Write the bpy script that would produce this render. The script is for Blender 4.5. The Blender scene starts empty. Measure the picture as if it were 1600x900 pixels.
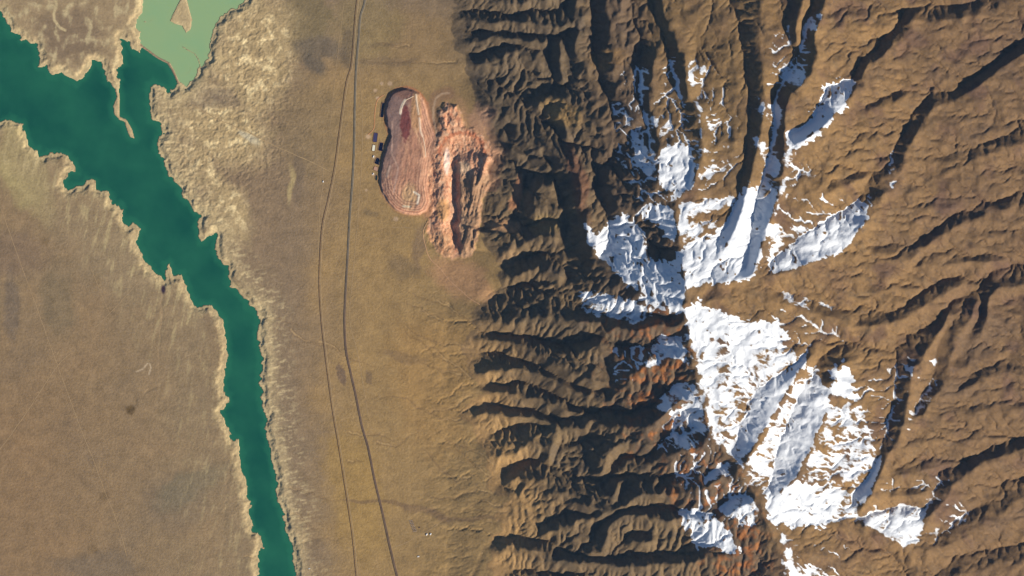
import bpy, math
import numpy as np
from mathutils import Vector

# ------------------------------------------------------------------ camera, sky, sun, exposure
SC = bpy.context.scene
cam_d = bpy.data.cameras.new('camera'); cam = bpy.data.objects.new('camera', cam_d); SC.collection.objects.link(cam)
cam.location = (0, 0, 400600); cam.rotation_euler = (0, 0, 0)
cam_d.sensor_width = 36; cam_d.lens = 36 * 400000 / 24000.0
cam_d.clip_start = 1000; cam_d.clip_end = 1.0e6
SC.camera = cam
SUN_EL = math.radians(26.5); SUN_AZ = math.radians(126)        # azimuth clockwise from +Y (top of the picture)
world = bpy.data.worlds.new('World'); SC.world = world; world.use_nodes = True
nt = world.node_tree; nt.nodes.clear()
sky = nt.nodes.new('ShaderNodeTexSky'); sky.sky_type = 'NISHITA'; sky.sun_disc = False
sky.sun_elevation = SUN_EL; sky.sun_rotation = SUN_AZ; sky.altitude = 3500; sky.ozone_density = 3.0
bg = nt.nodes.new('ShaderNodeBackground'); bg.inputs['Strength'].default_value = 0.058
wo = nt.nodes.new('ShaderNodeOutputWorld')
nt.links.new(sky.outputs[0], bg.inputs[0]); nt.links.new(bg.outputs[0], wo.inputs[0])
sl = bpy.data.lights.new('sun', 'SUN'); sl.energy = 4.5; sl.angle = math.radians(.5); sl.color = (1.0, .94, .84)
sun = bpy.data.objects.new('sun', sl); SC.collection.objects.link(sun)
sd = Vector((math.cos(SUN_EL) * math.sin(SUN_AZ), math.cos(SUN_EL) * math.cos(SUN_AZ), math.sin(SUN_EL)))
sun.rotation_euler = sd.to_track_quat('Z', 'Y').to_euler(); sun.location = sd * 50000
SC.view_settings.view_transform = 'Standard'; SC.view_settings.look = 'None'
SC.view_settings.exposure = 0.52; SC.view_settings.gamma = 1; SC.view_settings.use_curve_mapping = False
SC.cycles.max_bounces = 4; SC.cycles.diffuse_bounces = 2
ALB = 1.0 / 1.05                # picture tone of flat lit ground -> base colour

#TERRAIN BEGIN
PX = 15.0                       # metres on the ground per pixel of the photograph
GX0, GX1, GY0, GY1 = -110.0, 1710.0, -80.0, 980.0
STEP = 2.0                      # erosion grid, photo pixels

def axis(a, b, s):
    return np.arange(a, b + s * .5, s, dtype=np.float64)

def _hash(ix, iy, seed):
    h = (ix.astype(np.int64) * 374761393 + iy.astype(np.int64) * 668265263 + seed * 1442695041) & 0xffffffff
    h = ((h ^ (h >> 13)) * 1274126177) & 0xffffffff
    return ((h ^ (h >> 16)) & 0xffffff) / float(0xffffff)

def noise(x, y, seed=0):
    """gradient noise, about -1..1"""
    ix = np.floor(x); iy = np.floor(y); fx = x - ix; fy = y - iy
    ix = ix.astype(np.int64); iy = iy.astype(np.int64)
    u = fx * fx * fx * (fx * (fx * 6 - 15) + 10); v = fy * fy * fy * (fy * (fy * 6 - 15) + 10)
    x0 = int(ix.min()); y0 = int(iy.min()); w = int(ix.max()) - x0 + 2; h = int(iy.max()) - y0 + 2
    if w * h < 4e6:                                     # gradients once per lattice point, then looked up
        a = _hash(np.arange(x0, x0 + w)[None, :] + np.zeros((h, 1), np.int64), np.arange(y0, y0 + h)[:, None] + np.zeros((1, w), np.int64), seed) * 6.2831853
        ca = np.cos(a).ravel(); sa = np.sin(a).ravel(); base = (iy - y0) * w + (ix - x0)
        def g(dx, dy):
            k = base + (dy * w + dx)
            return ca[k] * (fx - dx) + sa[k] * (fy - dy)
    else:
        def g(dx, dy):
            a = _hash(ix + dx, iy + dy, seed) * 6.2831853
            return np.cos(a) * (fx - dx) + np.sin(a) * (fy - dy)
    n0 = g(0, 0) * (1 - u) + g(1, 0) * u; n1 = g(0, 1) * (1 - u) + g(1, 1) * u
    return (n0 * (1 - v) + n1 * v) * 1.45

def fbm(x, y, s, o=4, seed=0, gain=.5, ridged=False):
    t = np.zeros_like(x); a = 1.; tot = 0.
    for k in range(o):
        n = noise(x / s + 17.3 * k, y / s - 9.1 * k, seed + k * 7)
        if ridged: n = 1 - 2 * np.abs(n)
        t += a * n; tot += a; a *= gain; s *= .5
    return t / tot

def sst(a, b, x):
    t = np.clip((x - a) / (b - a), 0, 1); return t * t * (3 - 2 * t)

def seg_dist(X, Y, pts, rad, closed=False):
    """distance to a polyline (<= rad) and arc length of the nearest point; X,Y regular grids"""
    xs = X[0]; ys = Y[:, 0]
    D = np.full(X.shape, float(rad)); S = np.zeros(X.shape)
    P = list(pts) + ([pts[0]] if closed else [])
    s0 = 0.
    for (ax, ay), (bx, by) in zip(P[:-1], P[1:]):
        L = max(np.hypot(bx - ax, by - ay), 1e-6)
        i0, i1 = np.searchsorted(xs, [min(ax, bx) - rad, max(ax, bx) + rad])
        j0, j1 = np.searchsorted(ys, [min(ay, by) - rad, max(ay, by) + rad])
        if i1 > i0 and j1 > j0:
            x = X[j0:j1, i0:i1]; y = Y[j0:j1, i0:i1]
            t = np.clip(((x - ax) * (bx - ax) + (y - ay) * (by - ay)) / L / L, 0, 1)
            d = np.hypot(x - ax - t * (bx - ax), y - ay - t * (by - ay))
            m = d < D[j0:j1, i0:i1]
            D[j0:j1, i0:i1][m] = d[m]; S[j0:j1, i0:i1][m] = (s0 + t * L)[m]
        s0 += L
    return D, S

def inside(X, Y, poly):
    c = np.zeros(X.shape, bool)
    xs = [p[0] for p in poly]; ys = [p[1] for p in poly]
    m = (X >= min(xs)) & (X <= max(xs)) & (Y >= min(ys)) & (Y <= max(ys))
    x = X[m]; y = Y[m]; r = np.zeros(x.shape, bool)
    n = len(poly)
    for i in range(n):
        ax, ay = poly[i]; bx, by = poly[(i + 1) % n]
        if ay == by: continue
        k = ((ay > y) != (by > y)) & (x < (bx - ax) * (y - ay) / (by - ay) + ax)
        r ^= k
    c[m] = r
    return c

def warped(X, Y, amp, s, seed):
    return X + amp * fbm(X, Y, s, 3, seed), Y + amp * fbm(X, Y, s, 3, seed + 50)

def sdf(X, Y, poly, rad=40, wx=None, wy=None):
    """signed distance (+ inside); optional warp is applied by resampling the grid position"""
    if wx is None:
        d, _ = seg_dist(X, Y, poly, rad, True)
        return np.where(inside(X, Y, poly), d, -d)
    d, _ = seg_dist(X, Y, poly, rad, True)
    s = np.where(inside(X, Y, poly), d, -d)
    return bilerp(s, X[0], Y[:, 0], wx, wy)

def bilerp(A, xs, ys, x, y):
    dx = xs[1] - xs[0]; dy = ys[1] - ys[0]
    u = np.clip((x - xs[0]) / dx, 0, len(xs) - 1.001); v = np.clip((y - ys[0]) / dy, 0, len(ys) - 1.001)
    i = u.astype(int); j = v.astype(int); u = u - i; v = v - j
    return (A[j, i] * (1 - u) + A[j, i + 1] * u) * (1 - v) + (A[j + 1, i] * (1 - u) + A[j + 1, i + 1] * u) * v

def cubic(A, xs, ys, x, y):
    dx = xs[1] - xs[0]; dy = ys[1] - ys[0]
    u = np.clip((x - xs[0]) / dx, 1, len(xs) - 3.001); v = np.clip((y - ys[0]) / dy, 1, len(ys) - 3.001)
    i = u.astype(int); j = v.astype(int); u = u - i; v = v - j
    def w(t): return (-.5*t+t*t-.5*t**3, 1-2.5*t*t+1.5*t**3, .5*t+2*t*t-1.5*t**3, -.5*t*t+.5*t**3)
    wu = w(u); wv = w(v); r = 0
    for b in range(4):
        row = 0
        for a in range(4): row = row + wu[a] * A[j + b - 1, i + a - 1]
        r = r + wv[b] * row
    return r

# ---------------------------------------------------------------- traced lines
LAKE = [(-200,-40),(-60,-20),(0,18),(5,27),(14,40),(15,50),(28,54),(32,62),(45,65),(55,68),(60,85),(58,103),(70,104),(77,117),(95,113),(110,122),(118,128),(130,120),(138,105),(146,94),(155,95),(162,110),(165,127),(175,135),(178,141),
 (185,141),(187,128),(184,112),(183,104),(192,100),(190,75),(186,58),(200,65),(210,80),(217,83),(221,74),(245,91),(262,99),(269,112),(276,129),(272,135),(262,145),(255,137),(240,130),(231,135),(233,170),(235,185),(250,195),(255,207),(245,215),(243,228),(255,250),(262,275),(280,290),(283,305),(300,325),(313,338),(307,350),(313,378),(325,372),(338,365),(335,390),(340,405),(355,418),(358,445),(370,455),(385,470),(390,482),(403,485),(403,510),(402,540),(410,560),(405,590),(410,640),(416,650),(413,670),(417,690),(425,720),(432,760),(430,775),(441,800),(445,830),(455,850),(458,880),(460,905),(466,1000),
 (404,1000),(405,900),(402,870),(410,855),(405,832),(395,830),(388,800),(393,785),(385,775),(387,760),(382,745),(375,720),(373,687),(362,690),(360,675),(352,660),(345,645),(357,628),(358,620),(350,615),(347,595),(353,575),(355,545),(352,520),(347,500),(330,476),(305,478),(295,460),(290,445),(283,428),(270,430),(265,410),(259,413),(257,440),(252,432),(240,425),(228,410),(215,385),(213,370),(219,358),(205,345),(200,355),(193,345),(187,320),(173,318),(172,305),(165,297),(150,297),(148,283),(135,278),(128,290),(115,290),(105,298),(98,288),(103,272),(112,268),(120,270),(112,252),(100,238),(70,240),(65,245),(45,225),(33,193),(15,185),(0,190),(-60,200),(-200,240)]
LAGOON = [(232,-100),(225,0),(222,18),(210,35),(217,48),(219,67),(226,75),(245,87),(258,93),(266,98),(273,111),(279,125),(288,133),(300,125),(310,105),(325,90),(327,62),(333,45),(340,30),(355,15),(372,8),(382,0),(400,-40),(420,-100)]
ISLAND = [(275,8),(280,-2),(290,-8),(296,15),(300,30),(298,45),(290,52),(283,40),(272,37),(264,32),(269,20)]
SPIT = [(178,139),(181,150),(175,165),(177,178),(185,187),(193,190),(198,206),(202,214),(210,217),(206,202),(199,189),(195,185),(186,181),(187,155),(185,139)]
RAIL = [(570,-80),(557,0),(553,40),(548,100),(540,130),(530,200),(522,260),(512,310),(503,350),(499,400),(498,450),(501,500),(506,545),(513,600),(520,650),(527,690),(535,740),(542,785),(550,840),(556,900),(566,980)]
ROAD = [(584,-80),(570,0),(563,25),(560,60),(556,110),(554,170),(553,230),(550,290),(546,340),(543,400),(540,450),(538,500),(540,545),(547,580),(556,620),(565,665),(575,700),(585,750),(597,800),(608,850),(620,900),(641,980)]
# kind, relief at start, relief at end (photo pixels), points.  R ridge, V valley
R, V = 1, -1
LINES = [
 # main divide
 (R, 9, 9, [(1232,980),(1230,890),(1215,850),(1195,812),(1180,772),(1150,732),(1110,682),(1100,650),(1090,600),(1078,560),(1075,520),(1068,482),(1072,452),(1065,420),(1058,380),(1057,345),(1055,312)]),
 (R, 9, 7, [(1055,312),(1032,300),(1029,250),(1030,228),(1022,205),(1016,180),(1011,150),(1018,118),(1020,90)]),
 (R, 9, 5, [(1055,312),(1065,305),(1077,292),(1087,275),(1092,262),(1098,235),(1096,200),(1092,175),(1082,162),(1070,140),(1071,112),(1070,90),(1060,80),(1055,45),(1037,30),(1032,0),(1030,-80)]),
 (R, 9, 9, [(1072,452),(1110,444),(1150,440),(1172,430),(1190,382),(1200,352),(1205,342),(1215,307),(1223,262),(1225,225),(1224,212),(1225,180),(1230,150),(1262,125),(1278,87),(1272,70),(1273,47),(1287,22),(1290,0),(1295,-80)]),
 # valleys between them
 (V, 0, 8, [(1073,298),(1080,280),(1078,255),(1075,225),(1074,190),(1060,145),(1050,115),(1045,90),(1040,60),(1020,20),(1015,-80)]),
 (V, 4, 9, [(1122,375),(1137,345),(1150,320),(1157,287),(1162,262),(1166,240),(1167,225),(1170,212),(1171,175),(1170,140),(1166,115),(1162,87),(1157,57),(1150,25),(1145,0),(1140,-80)]),
 (R, 6, 3, [(1118,405),(1135,385),(1150,352),(1160,322),(1168,290),(1172,280),(1180,240),(1190,200),(1195,150),(1190,100),(1186,50),(1190,0),(1190,-80)]),
 (V, 5, 9, [(1165,425),(1171,395),(1174,350),(1182,308),(1192,280),(1203,240),(1212,200),(1207,170),(1215,140),(1240,105),(1250,70),(1260,40),(1272,0),(1275,-80)]),
 (V, 8, 9, [(935,400),(955,390),(950,362),(945,332),(932,292),(940,262),(965,238),(985,215),(1000,195)]),
 (V, 3, 9, [(1025,222),(1015,200),(1005,170),(999,140),(1000,117),(1003,104),(1003,80),(998,55),(990,32),(985,20),(975,-80)]),
 (R, 7, 4, [(1032,300),(1000,320),(985,333),(963,326),(954,292),(946,268)]),
 (V, 3, 5, [(1040,390),(1025,385),(1008,372),(1000,352),(975,350),(958,372),(948,392)]),
 # spur NW from the divide and the red ridge
 (R, 9, 7, [(1068,486),(1040,482),(1020,472),(998,458),(975,440),(955,428),(938,408),(922,380),(912,345),(908,300),(900,262),(893,240),(885,210),(872,180)]),
 (V, 4, 8, [(1048,500),(1020,492),(990,504),(960,498),(930,490),(908,480),(888,465),(880,440),(885,400),(888,350),(876,300),(862,262),(850,235)]),
 (R, 8, 4, [(1072,505),(1045,510),(1020,505),(990,515),(960,512),(945,520),(930,545),(905,560),(890,560)]),
 # right-hand slopes
 (V, 4, 9, [(1232,212),(1265,195),(1280,165),(1292,136),(1320,130),(1330,120),(1339,110),(1347,92),(1372,77),(1376,62),(1397,47),(1405,32),(1417,14),(1450,8),(1500,10),(1540,-10),(1580,-80)]),
 (R, 9, 5, [(1226,232),(1250,222),(1282,202),(1297,187),(1310,172),(1330,150),(1340,127),(1355,100),(1372,95),(1385,80),(1407,60),(1417,50),(1422,26),(1450,40),(1490,30),(1530,25)]),
 (V, 4, 9, [(1207,405),(1230,385),(1255,367),(1285,345),(1320,327),(1340,312),(1356,290),(1358,272),(1364,264),(1392,240),(1400,222),(1412,207),(1422,190),(1426,174),(1437,168),(1442,157),(1465,145),(1500,140),(1517,125),(1537,110),(1555,97),(1595,67),(1710,20)]),
 (R, 9, 5, [(1206,430),(1240,420),(1270,410),(1292,402),(1320,385),(1335,367),(1352,347),(1368,330),(1376,306),(1395,292),(1408,275),(1414,240),(1430,212),(1445,190),(1457,170),(1485,160),(1505,150),(1525,138),(1545,122),(1570,100),(1600,82),(1710,40)]),
 (V, 2, 5, [(1362,388),(1387,381),(1415,380),(1447,371),(1475,345),(1500,330),(1540,320),(1600,300),(1710,280)]),
 (R, 5, 4, [(1368,396),(1400,410),(1425,406),(1450,382),(1480,362),(1510,345),(1560,330),(1610,315)]),
 (V, 2, 5, [(1430,412),(1445,401),(1462,393),(1480,398),(1520,401),(1545,395),(1570,401),(1620,395),(1710,390)]),
 (R, 3, 3, [(1440,414),(1460,416),(1490,413),(1530,408),(1575,411)]),
 (V, 3, 6, [(1217,457),(1250,463),(1280,472),(1312,482),(1340,488),(1375,491),(1410,480),(1440,455),(1475,435),(1510,422)]),
 (R, 8, 4, [(1085,470),(1120,468),(1160,462),(1200,466),(1230,478),(1265,489),(1310,498),(1330,511),(1352,511),(1382,507),(1420,495),(1455,470),(1500,448)]),
 (V, 4, 8, [(1200,592),(1216,584),(1240,571),(1255,558),(1262,540),(1283,516),(1310,524),(1328,533),(1345,532),(1365,545),(1385,540)]),
 (V, 5, 9, [(1200,762),(1205,745),(1215,700),(1225,672),(1240,635),(1252,610),(1262,590),(1272,572),(1282,557),(1300,546),(1330,541),(1337,535),(1355,554),(1372,547),(1385,542),(1392,527),(1407,517),(1432,519),(1450,510),(1465,502),(1472,487),(1490,467),(1525,452),(1535,430),(1557,417),(1577,411),(1600,414),(1710,400)]),
 (R, 8, 4, [(1165,722),(1180,692),(1197,665),(1212,640),(1227,615),(1238,595),(1252,575),(1266,556)]),
 (V, 5, 8, [(1140,705),(1150,685),(1165,640),(1180,612),(1200,592)]),
 (R, 9, 6, [(1218,768),(1245,745),(1265,702),(1281,665),(1294,632),(1300,602),(1312,568),(1342,560)]),
 (V, 4, 9, [(1335,768),(1345,760),(1364,738),(1371,715),(1375,695),(1385,675),(1396,628),(1400,590),(1399,560),(1397,540),(1400,520)]),
 (R, 9, 7, [(1345,800),(1360,772),(1374,737),(1386,712),(1406,680),(1416,640),(1422,600),(1428,575),(1442,560),(1460,530),(1475,510),(1480,490)]),
 (V, 3, 7, [(1428,645),(1440,616),(1452,600),(1460,580),(1463,550),(1468,530),(1478,508)]),
 (R, 7, 5, [(1440,650),(1458,622),(1476,600),(1482,570),(1490,547),(1488,527),(1505,515),(1520,490),(1528,470)]),
 (V, 2, 7, [(1510,535),(1520,512),(1531,490),(1533,462),(1540,438)]),
 (R, 6, 6, [(1530,530),(1541,500),(1545,465),(1560,450),(1600,445),(1710,440)]),
 (V, 1, 5, [(1505,602),(1535,575),(1560,568),(1600,572),(1710,560)]),
 (R, 4, 4, [(1500,612),(1535,590),(1560,580),(1610,588),(1710,580)]),
 (V, 1, 4, [(1515,636),(1543,625),(1597,628),(1710,610)]),
 (R, 3, 3, [(1510,650),(1550,637),(1600,640),(1710,630)]),
 (V, 1, 4, [(1490,560),(1530,535),(1560,530),(1600,530)]),
 (V, 1, 4, [(1560,490),(1575,500),(1600,484),(1700,470)]),
 (V, 1, 4, [(1540,480),(1560,472),(1600,465)]),
 (V, 4, 9, [(1340,808),(1352,801),(1390,794),(1415,788),(1446,796),(1455,776),(1460,757),(1465,742),(1475,728),(1497,729),(1505,720),(1527,712),(1547,700),(1580,692),(1620,670),(1710,650)]),
 (R, 8, 5, [(1350,822),(1375,836),(1402,852),(1422,852),(1436,846),(1447,820),(1455,805),(1468,790),(1480,775),(1488,760),(1497,750),(1512,740),(1532,724),(1560,715),(1600,700),(1710,690)]),
 (V, 1, 5, [(1400,732),(1412,724),(1430,714),(1462,721),(1475,727)]),
 (R, 3, 3, [(1400,742),(1430,738),(1458,731)]),
 (R, 3, 3, [(1375,778),(1410,775),(1448,770)]),
 (V, 1, 4, [(1385,765),(1410,762),(1440,764),(1458,762)]),
 (V, 4, 8, [(1460,838),(1476,826),(1498,807),(1520,795),(1536,781),(1556,770),(1570,752),(1600,746),(1710,730)]),
 (R, 6, 5, [(1445,862),(1485,850),(1512,838),(1537,818),(1560,810),(1580,785),(1610,775),(1710,765)]),
 (V, 3, 7, [(1370,850),(1400,872),(1415,900),(1430,980)]),
 (V, 2, 7, [(1455,905),(1480,880),(1512,862),(1560,856),(1600,847),(1710,840)]),
 (R, 5, 4, [(1440,920),(1490,900),(1540,880),(1600,875),(1710,870)]),
 (R, 5, 4, [(1235,870),(1275,862),(1320,885),(1360,910),(1380,980)]),
 (V, 2, 6, [(1240,900),(1280,905),(1310,940),(1320,980)]),
 # minor folds between the two upper valleys
 (V, 1, 4, [(1295,25),(1320,10),(1350,10),(1375,12),(1400,25)]),
 (R, 3, 3, [(1300,40),(1330,45),(1370,40),(1395,42)]),
 (V, 1, 4, [(1290,65),(1320,75),(1350,72),(1372,74)]),
 (V, 1, 4, [(1350,170),(1370,155),(1395,145),(1415,143),(1440,155)]),
 (R, 3, 3, [(1355,175),(1385,163),(1415,150)]),
 (V, 1, 4, [(1415,95),(1430,106),(1465,104),(1480,110),(1510,105)]),
 (V, 1, 5, [(1240,262),(1275,272),(1310,282),(1325,276),(1356,272)]),
 (R, 4, 3, [(1245,280),(1290,296),(1325,290),(1350,278)]),
 (V, 1, 4, [(1300,230),(1335,230),(1350,236),(1385,228),(1395,232)]),
 (V, 1, 4, [(1325,200),(1375,206),(1390,200),(1410,206)]),
 (V, 2, 5, [(1440,285),(1460,265),(1475,245),(1500,235),(1560,215),(1600,195),(1710,170)]),
 (R, 4, 4, [(1465,282),(1480,272),(1498,262),(1520,248),(1570,235),(1620,215),(1710,200)]),
 (V, 1, 4, [(1545,298),(1560,275),(1580,262),(1610,255)]),
 (V, 1, 4, [(1450,345),(1480,325),(1500,322),(1520,332)]),
 # top, between divide ridges
 (V, 1, 5, [(1115,140),(1135,125),(1160,118)]),
 (V, 1, 5, [(1120,170),(1145,145),(1166,130)]),
 (V, 1, 5, [(1110,200),(1140,185),(1168,180)]),
 (R, 4, 3, [(1100,240),(1125,225),(1150,222)]),
 (V, 1, 4, [(1095,275),(1125,265),(1158,250)]),
 (V, 1, 4, [(1100,345),(1130,340),(1145,325)]),
 (V, 3, 7, [(1115,0),(1108,40),(1090,70),(1085,95)]),
 (V, 3, 7, [(1130,15),(1127,50),(1120,90),(1105,110),(1090,150)]),
 (V, 4, 7, [(1233,0),(1230,35),(1235,60),(1225,90)]),
 (R, 5, 5, [(1255,0),(1248,30),(1240,45),(1245,65)]),
 # upper-left mountains
 (R, 6, 4, [(1000,195),(985,180),(978,160),(962,150),(955,120),(965,95),(975,70),(960,40),(975,0),(980,-80)]),
 (V, 3, 7, [(985,240),(962,205),(955,160),(948,140),(938,120),(935,95),(925,75),(930,50),(925,30),(925,-80)]),
 (R, 6, 6, [(945,118),(942,95),(950,75),(955,45),(948,20),(950,-80)]),
 (R, 6, 4, [(918,115),(905,90),(895,70),(905,45),(900,15),(895,-80)]),
 (V, 5, 8, [(955,238),(930,232),(910,226),(890,225),(865,205),(840,182),(810,155),(775,130),(740,112),(712,95)]),
 (R, 5, 3, [(950,205),(930,185),(908,166),(885,158),(862,149),(846,160),(836,172)]),
 (V, 3, 6, [(900,110),(885,130),(868,140),(852,140),(838,155)]),
 (V, 4, 7, [(858,62),(863,80),(862,100),(868,130)]),
 (R, 6, 5, [(870,62),(876,85),(875,105),(876,128)]),
 (V, 3, 6, [(890,75),(888,95),(885,120)]),
 (V, 3, 4.4, [(930,42),(895,47),(870,56),(855,59),(815,53),(790,48),(765,50),(740,50),(722,44)]),
 (R, 7, 2.2, [(915,20),(905,28),(875,42),(855,41),(835,34),(815,36),(795,33),(775,34),(750,36),(725,28)]),
 (V, 2, 3.9, [(900,-10),(870,15),(850,15),(830,14),(810,22),(790,22),(770,16),(740,14),(715,18)]),
 (R, 6, 2.2, [(870,-5),(850,0),(825,2),(800,8),(775,2),(745,-8),(715,-5)]),
 (R, 6, 1.7, [(850,72),(825,62),(800,60),(775,58),(750,66),(728,68)]),
 (V, 3, 3.9, [(852,80),(830,74),(805,70),(785,72),(765,78),(745,84),(726,80)]),
 (R, 7, 4, [(848,100),(830,92),(812,82),(800,78),(785,90),(760,101),(738,98),(722,88)]),
 (V, 3, 6, [(835,125),(828,110),(815,98)]),
 (R, 6, 4, [(890,250),(860,240),(828,222),(800,200),(780,178),(764,155),(745,138),(728,128)]),
 (V, 3, 6, [(770,195),(785,200),(800,225),(822,245),(850,262)]),
 # hills behind the pit
 (V, 2, 7, [(872,285),(850,275),(830,272),(810,262),(795,250),(780,238),(770,225)]),
 (R, 5, 3, [(880,262),(860,262),(838,252),(815,242),(795,232)]),
 (R, 6, 5, [(848,318),(836,335),(833,318),(834,300),(840,290),(862,292)]),
 (V, 6, 7, [(832,285),(826,292),(815,305),(808,322),(804,335)]),
 (V, 3, 7, [(875,345),(862,342),(850,345),(835,352),(812,350),(795,345)]),
 (R, 6, 4, [(888,325),(870,325),(858,322),(850,318)]),
 (R, 7, 4, [(868,372),(850,368),(832,372),(815,384),(795,392),(775,398)]),
 (V, 4, 8, [(880,412),(862,400),(850,392),(835,398),(818,402),(800,412),(782,418),(762,425)]),
 (R, 6, 4, [(878,430),(860,425),(845,415),(830,422),(812,428),(795,435),(775,434)]),
 (V, 3, 7, [(878,455),(862,440),(842,438),(820,440),(795,448),(778,455),(768,470),(755,474)]),
 # lower-left flank: long ridges running to the plain
 (R, 8, 4, [(930,502),(905,505),(878,498),(840,494),(806,508),(782,506),(760,498),(742,492)]),
 (V, 5, 6, [(968,540),(945,528),(935,525),(915,535),(890,532),(877,540),(862,532),(845,528),(825,524),(790,519),(765,521),(740,510),(724,500)]),
 (R, 6, 5, [(968,560),(945,545),(935,538),(910,550),(885,550)]),
 (R, 7, 3, [(950,606),(940,598),(915,594),(880,580),(850,560),(820,545),(790,532),(762,534),(732,530)]),
 (V, 4, 6, [(960,600),(930,612),(905,604),(875,592),(845,575),(815,560),(790,552),(755,548),(732,552)]),
 (R, 8, 4, [(925,618),(900,612),(870,596),(845,584),(815,576),(790,580),(755,583),(730,585)]),
 (V, 4, 6, [(945,636),(925,642),(900,635),(865,612),(840,600),(810,595),(795,601),(765,600),(728,598)]),
 (R, 8, 3, [(925,656),(915,652),(890,645),(860,630),(835,624),(800,615),(765,612),(735,609)]),
 (V, 6, 6, [(1062,600),(1045,608),(1020,632),(990,645),(970,643),(940,640),(910,652),(890,656),(860,652),(835,638),(800,640),(765,632),(730,628)]),
 (R, 9, 5, [(1085,630),(1060,625),(1042,648),(1015,668),(990,669),(960,664),(935,668),(915,672),(890,668),(860,663),(830,653),(795,650),(765,644),(745,650)]),
 (V, 5, 6, [(862,726),(870,705),(880,690),(902,682),(916,682),(918,700),(917,728)]),
 (R, 5, 5, [(860,672),(868,690),(862,705),(855,722)]),
 (V, 3, 6, [(860,672),(850,664),(830,658),(802,660),(790,670),(765,680),(752,685)]),
 (R, 8, 5, [(840,700),(830,690),(816,706),(790,715),(765,711),(758,700)]),
 (V, 5, 6, [(1075,638),(1050,640),(1040,655),(1030,670)]),
 (R, 9, 5, [(1100,690),(1085,702),(1068,700),(1045,713),(1020,700),(1000,690),(975,690),(955,705),(945,725),(935,745)]),
 (V, 5, 7, [(1092,665),(1070,678),(1052,680),(1040,686),(1030,700),(1005,712),(980,705),(958,712),(952,735),(955,755)]),
 (V, 4, 8, [(1075,740),(1050,742),(1032,746),(1010,722),(982,714),(968,722),(954,740),(950,755),(915,745),(890,735),(865,730),(840,718),(815,720),(795,730),(775,760)]),
 (R, 9, 5, [(1125,745),(1095,765),(1062,771),(1040,776),(1010,772),(985,780),(960,800),(940,808),(930,796),(915,794),(890,779),(866,768),(850,752),(820,750),(800,745)]),
 (V, 4, 5, [(985,745),(975,760),(968,785)]),
 (R, 5, 4, [(962,752),(962,765),(955,785)]),
 (V, 3, 6, [(935,802),(920,800),(890,800),(865,808),(850,820),(835,832)]),
 (R, 6, 4, [(925,815),(905,812),(885,825),(870,820),(855,835)]),
 (V, 4, 6, [(1062,795),(1035,785),(1000,795),(972,798),(945,812),(930,828),(925,845),(905,850)]),
 (R, 9, 6, [(1180,775),(1155,788),(1130,805),(1100,815),(1062,810),(1035,815),(1010,806),(970,801),(950,815),(948,840),(940,862),(915,868)]),
 (V, 4, 7, [(1085,845),(1065,832),(1040,838),(1015,832),(985,830),(972,845),(968,860),(955,876),(930,868),(890,866),(865,850),(830,840),(790,837),(755,850),(742,878)]),
 (R, 6, 4, [(1020,846),(1000,850),(985,842)]),
 (V, 4, 6, [(1080,866),(1050,864),(1015,865),(990,860),(958,876)]),
 (R, 7, 5, [(1160,868),(1120,868),(1080,880),(1040,880),(990,885),(960,884),(930,878),(900,882),(870,875),(840,862),(800,852),(775,862)]),
 (V, 3, 7, [(1190,870),(1170,900),(1140,920),(1090,910),(1040,915),(980,910),(945,905),(905,892),(870,895),(820,890),(780,895),(750,915)]),
 (R, 6, 4, [(1200,930),(1150,945),(1090,935),(1020,945),(950,935),(880,925),(820,920)]),
 (V, 5, 6, [(950,602),(944,575),(960,541),(990,542),(1010,540)]),
 (R, 7, 7, [(975,607),(985,582),(1005,574),(1012,560)]),
 (V, 5, 6, [(1008,548),(1030,525),(1065,526)]), (R, 6, 6, [(1012,575),(1040,559),(1072,558)]),
 (V, 4, 5, [(1098,745),(1115,735),(1135,725)]), (R, 5, 5, [(1102,762),(1120,755),(1140,745)]),
 (V, 5, 6, [(1120,790),(1145,778),(1172,776)]), (R, 6, 6, [(1128,812),(1150,808),(1182,812)]),
 # foothill washes on the fan
 (V, 0, 1.2, [(725,600),(700,585),(680,570),(660,560),(640,530)]),
 (V, 0, 1.2, [(740,640),(700,640),(690,650),(660,640),(640,625),(610,622)]),
]

ENVX = [-200, 420, 520, 600, 700, 740, 800, 900, 1000, 1070, 1130, 1200, 1270, 1330, 1400, 1500, 1600, 1750]
ENV = {
 -100: [2.5,2.5,3.5,5,9, 15,25,34,40,44,46,50,54,50,44,36,28,20],
    0: [2.5,2.5,3.5,5,10,18,29,40,48,53,55,58,62,56,48,40,32,24],
  225: [2.5,2.5,3.5,6,10,15,30,50,68,76,74,76,76,68,58,47,37,27],
  450: [2.5,2.5,4.0,6,12,18,32,56,78,92,88,82,74,66,58,46,35,25],
  675: [2.5,2.5,4.0,6,11,16,27,46,68,84,90,86,78,70,62,48,36,26],
  810: [2.5,2.5,4.0,6,11,17,28,44,62,74,82,90,80,70,60,46,34,24],
  900: [2.5,2.5,4.0,6,12,19,30,44,56,66,74,84,78,66,54,42,30,20],
 1000: [2.5,2.5,4.0,6,14,20,32,42,50,58,68,80,74,62,48,38,26,18]}

def envelope(x, y):
    ky = np.array(sorted(ENV)); cols = np.array([np.interp(x.ravel(), ENVX, ENV[k]) for k in ky])
    j = np.clip(np.searchsorted(ky, y.ravel()) - 1, 0, len(ky) - 2)
    t = np.clip((y.ravel() - ky[j]) / (ky[j + 1] - ky[j]), 0, 1)
    n = np.arange(x.size)
    v = (cols[j, n] * (1 - t) + cols[j + 1, n] * t).reshape(x.shape)
    return v + .55 * np.maximum(v - 34, 0)

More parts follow.
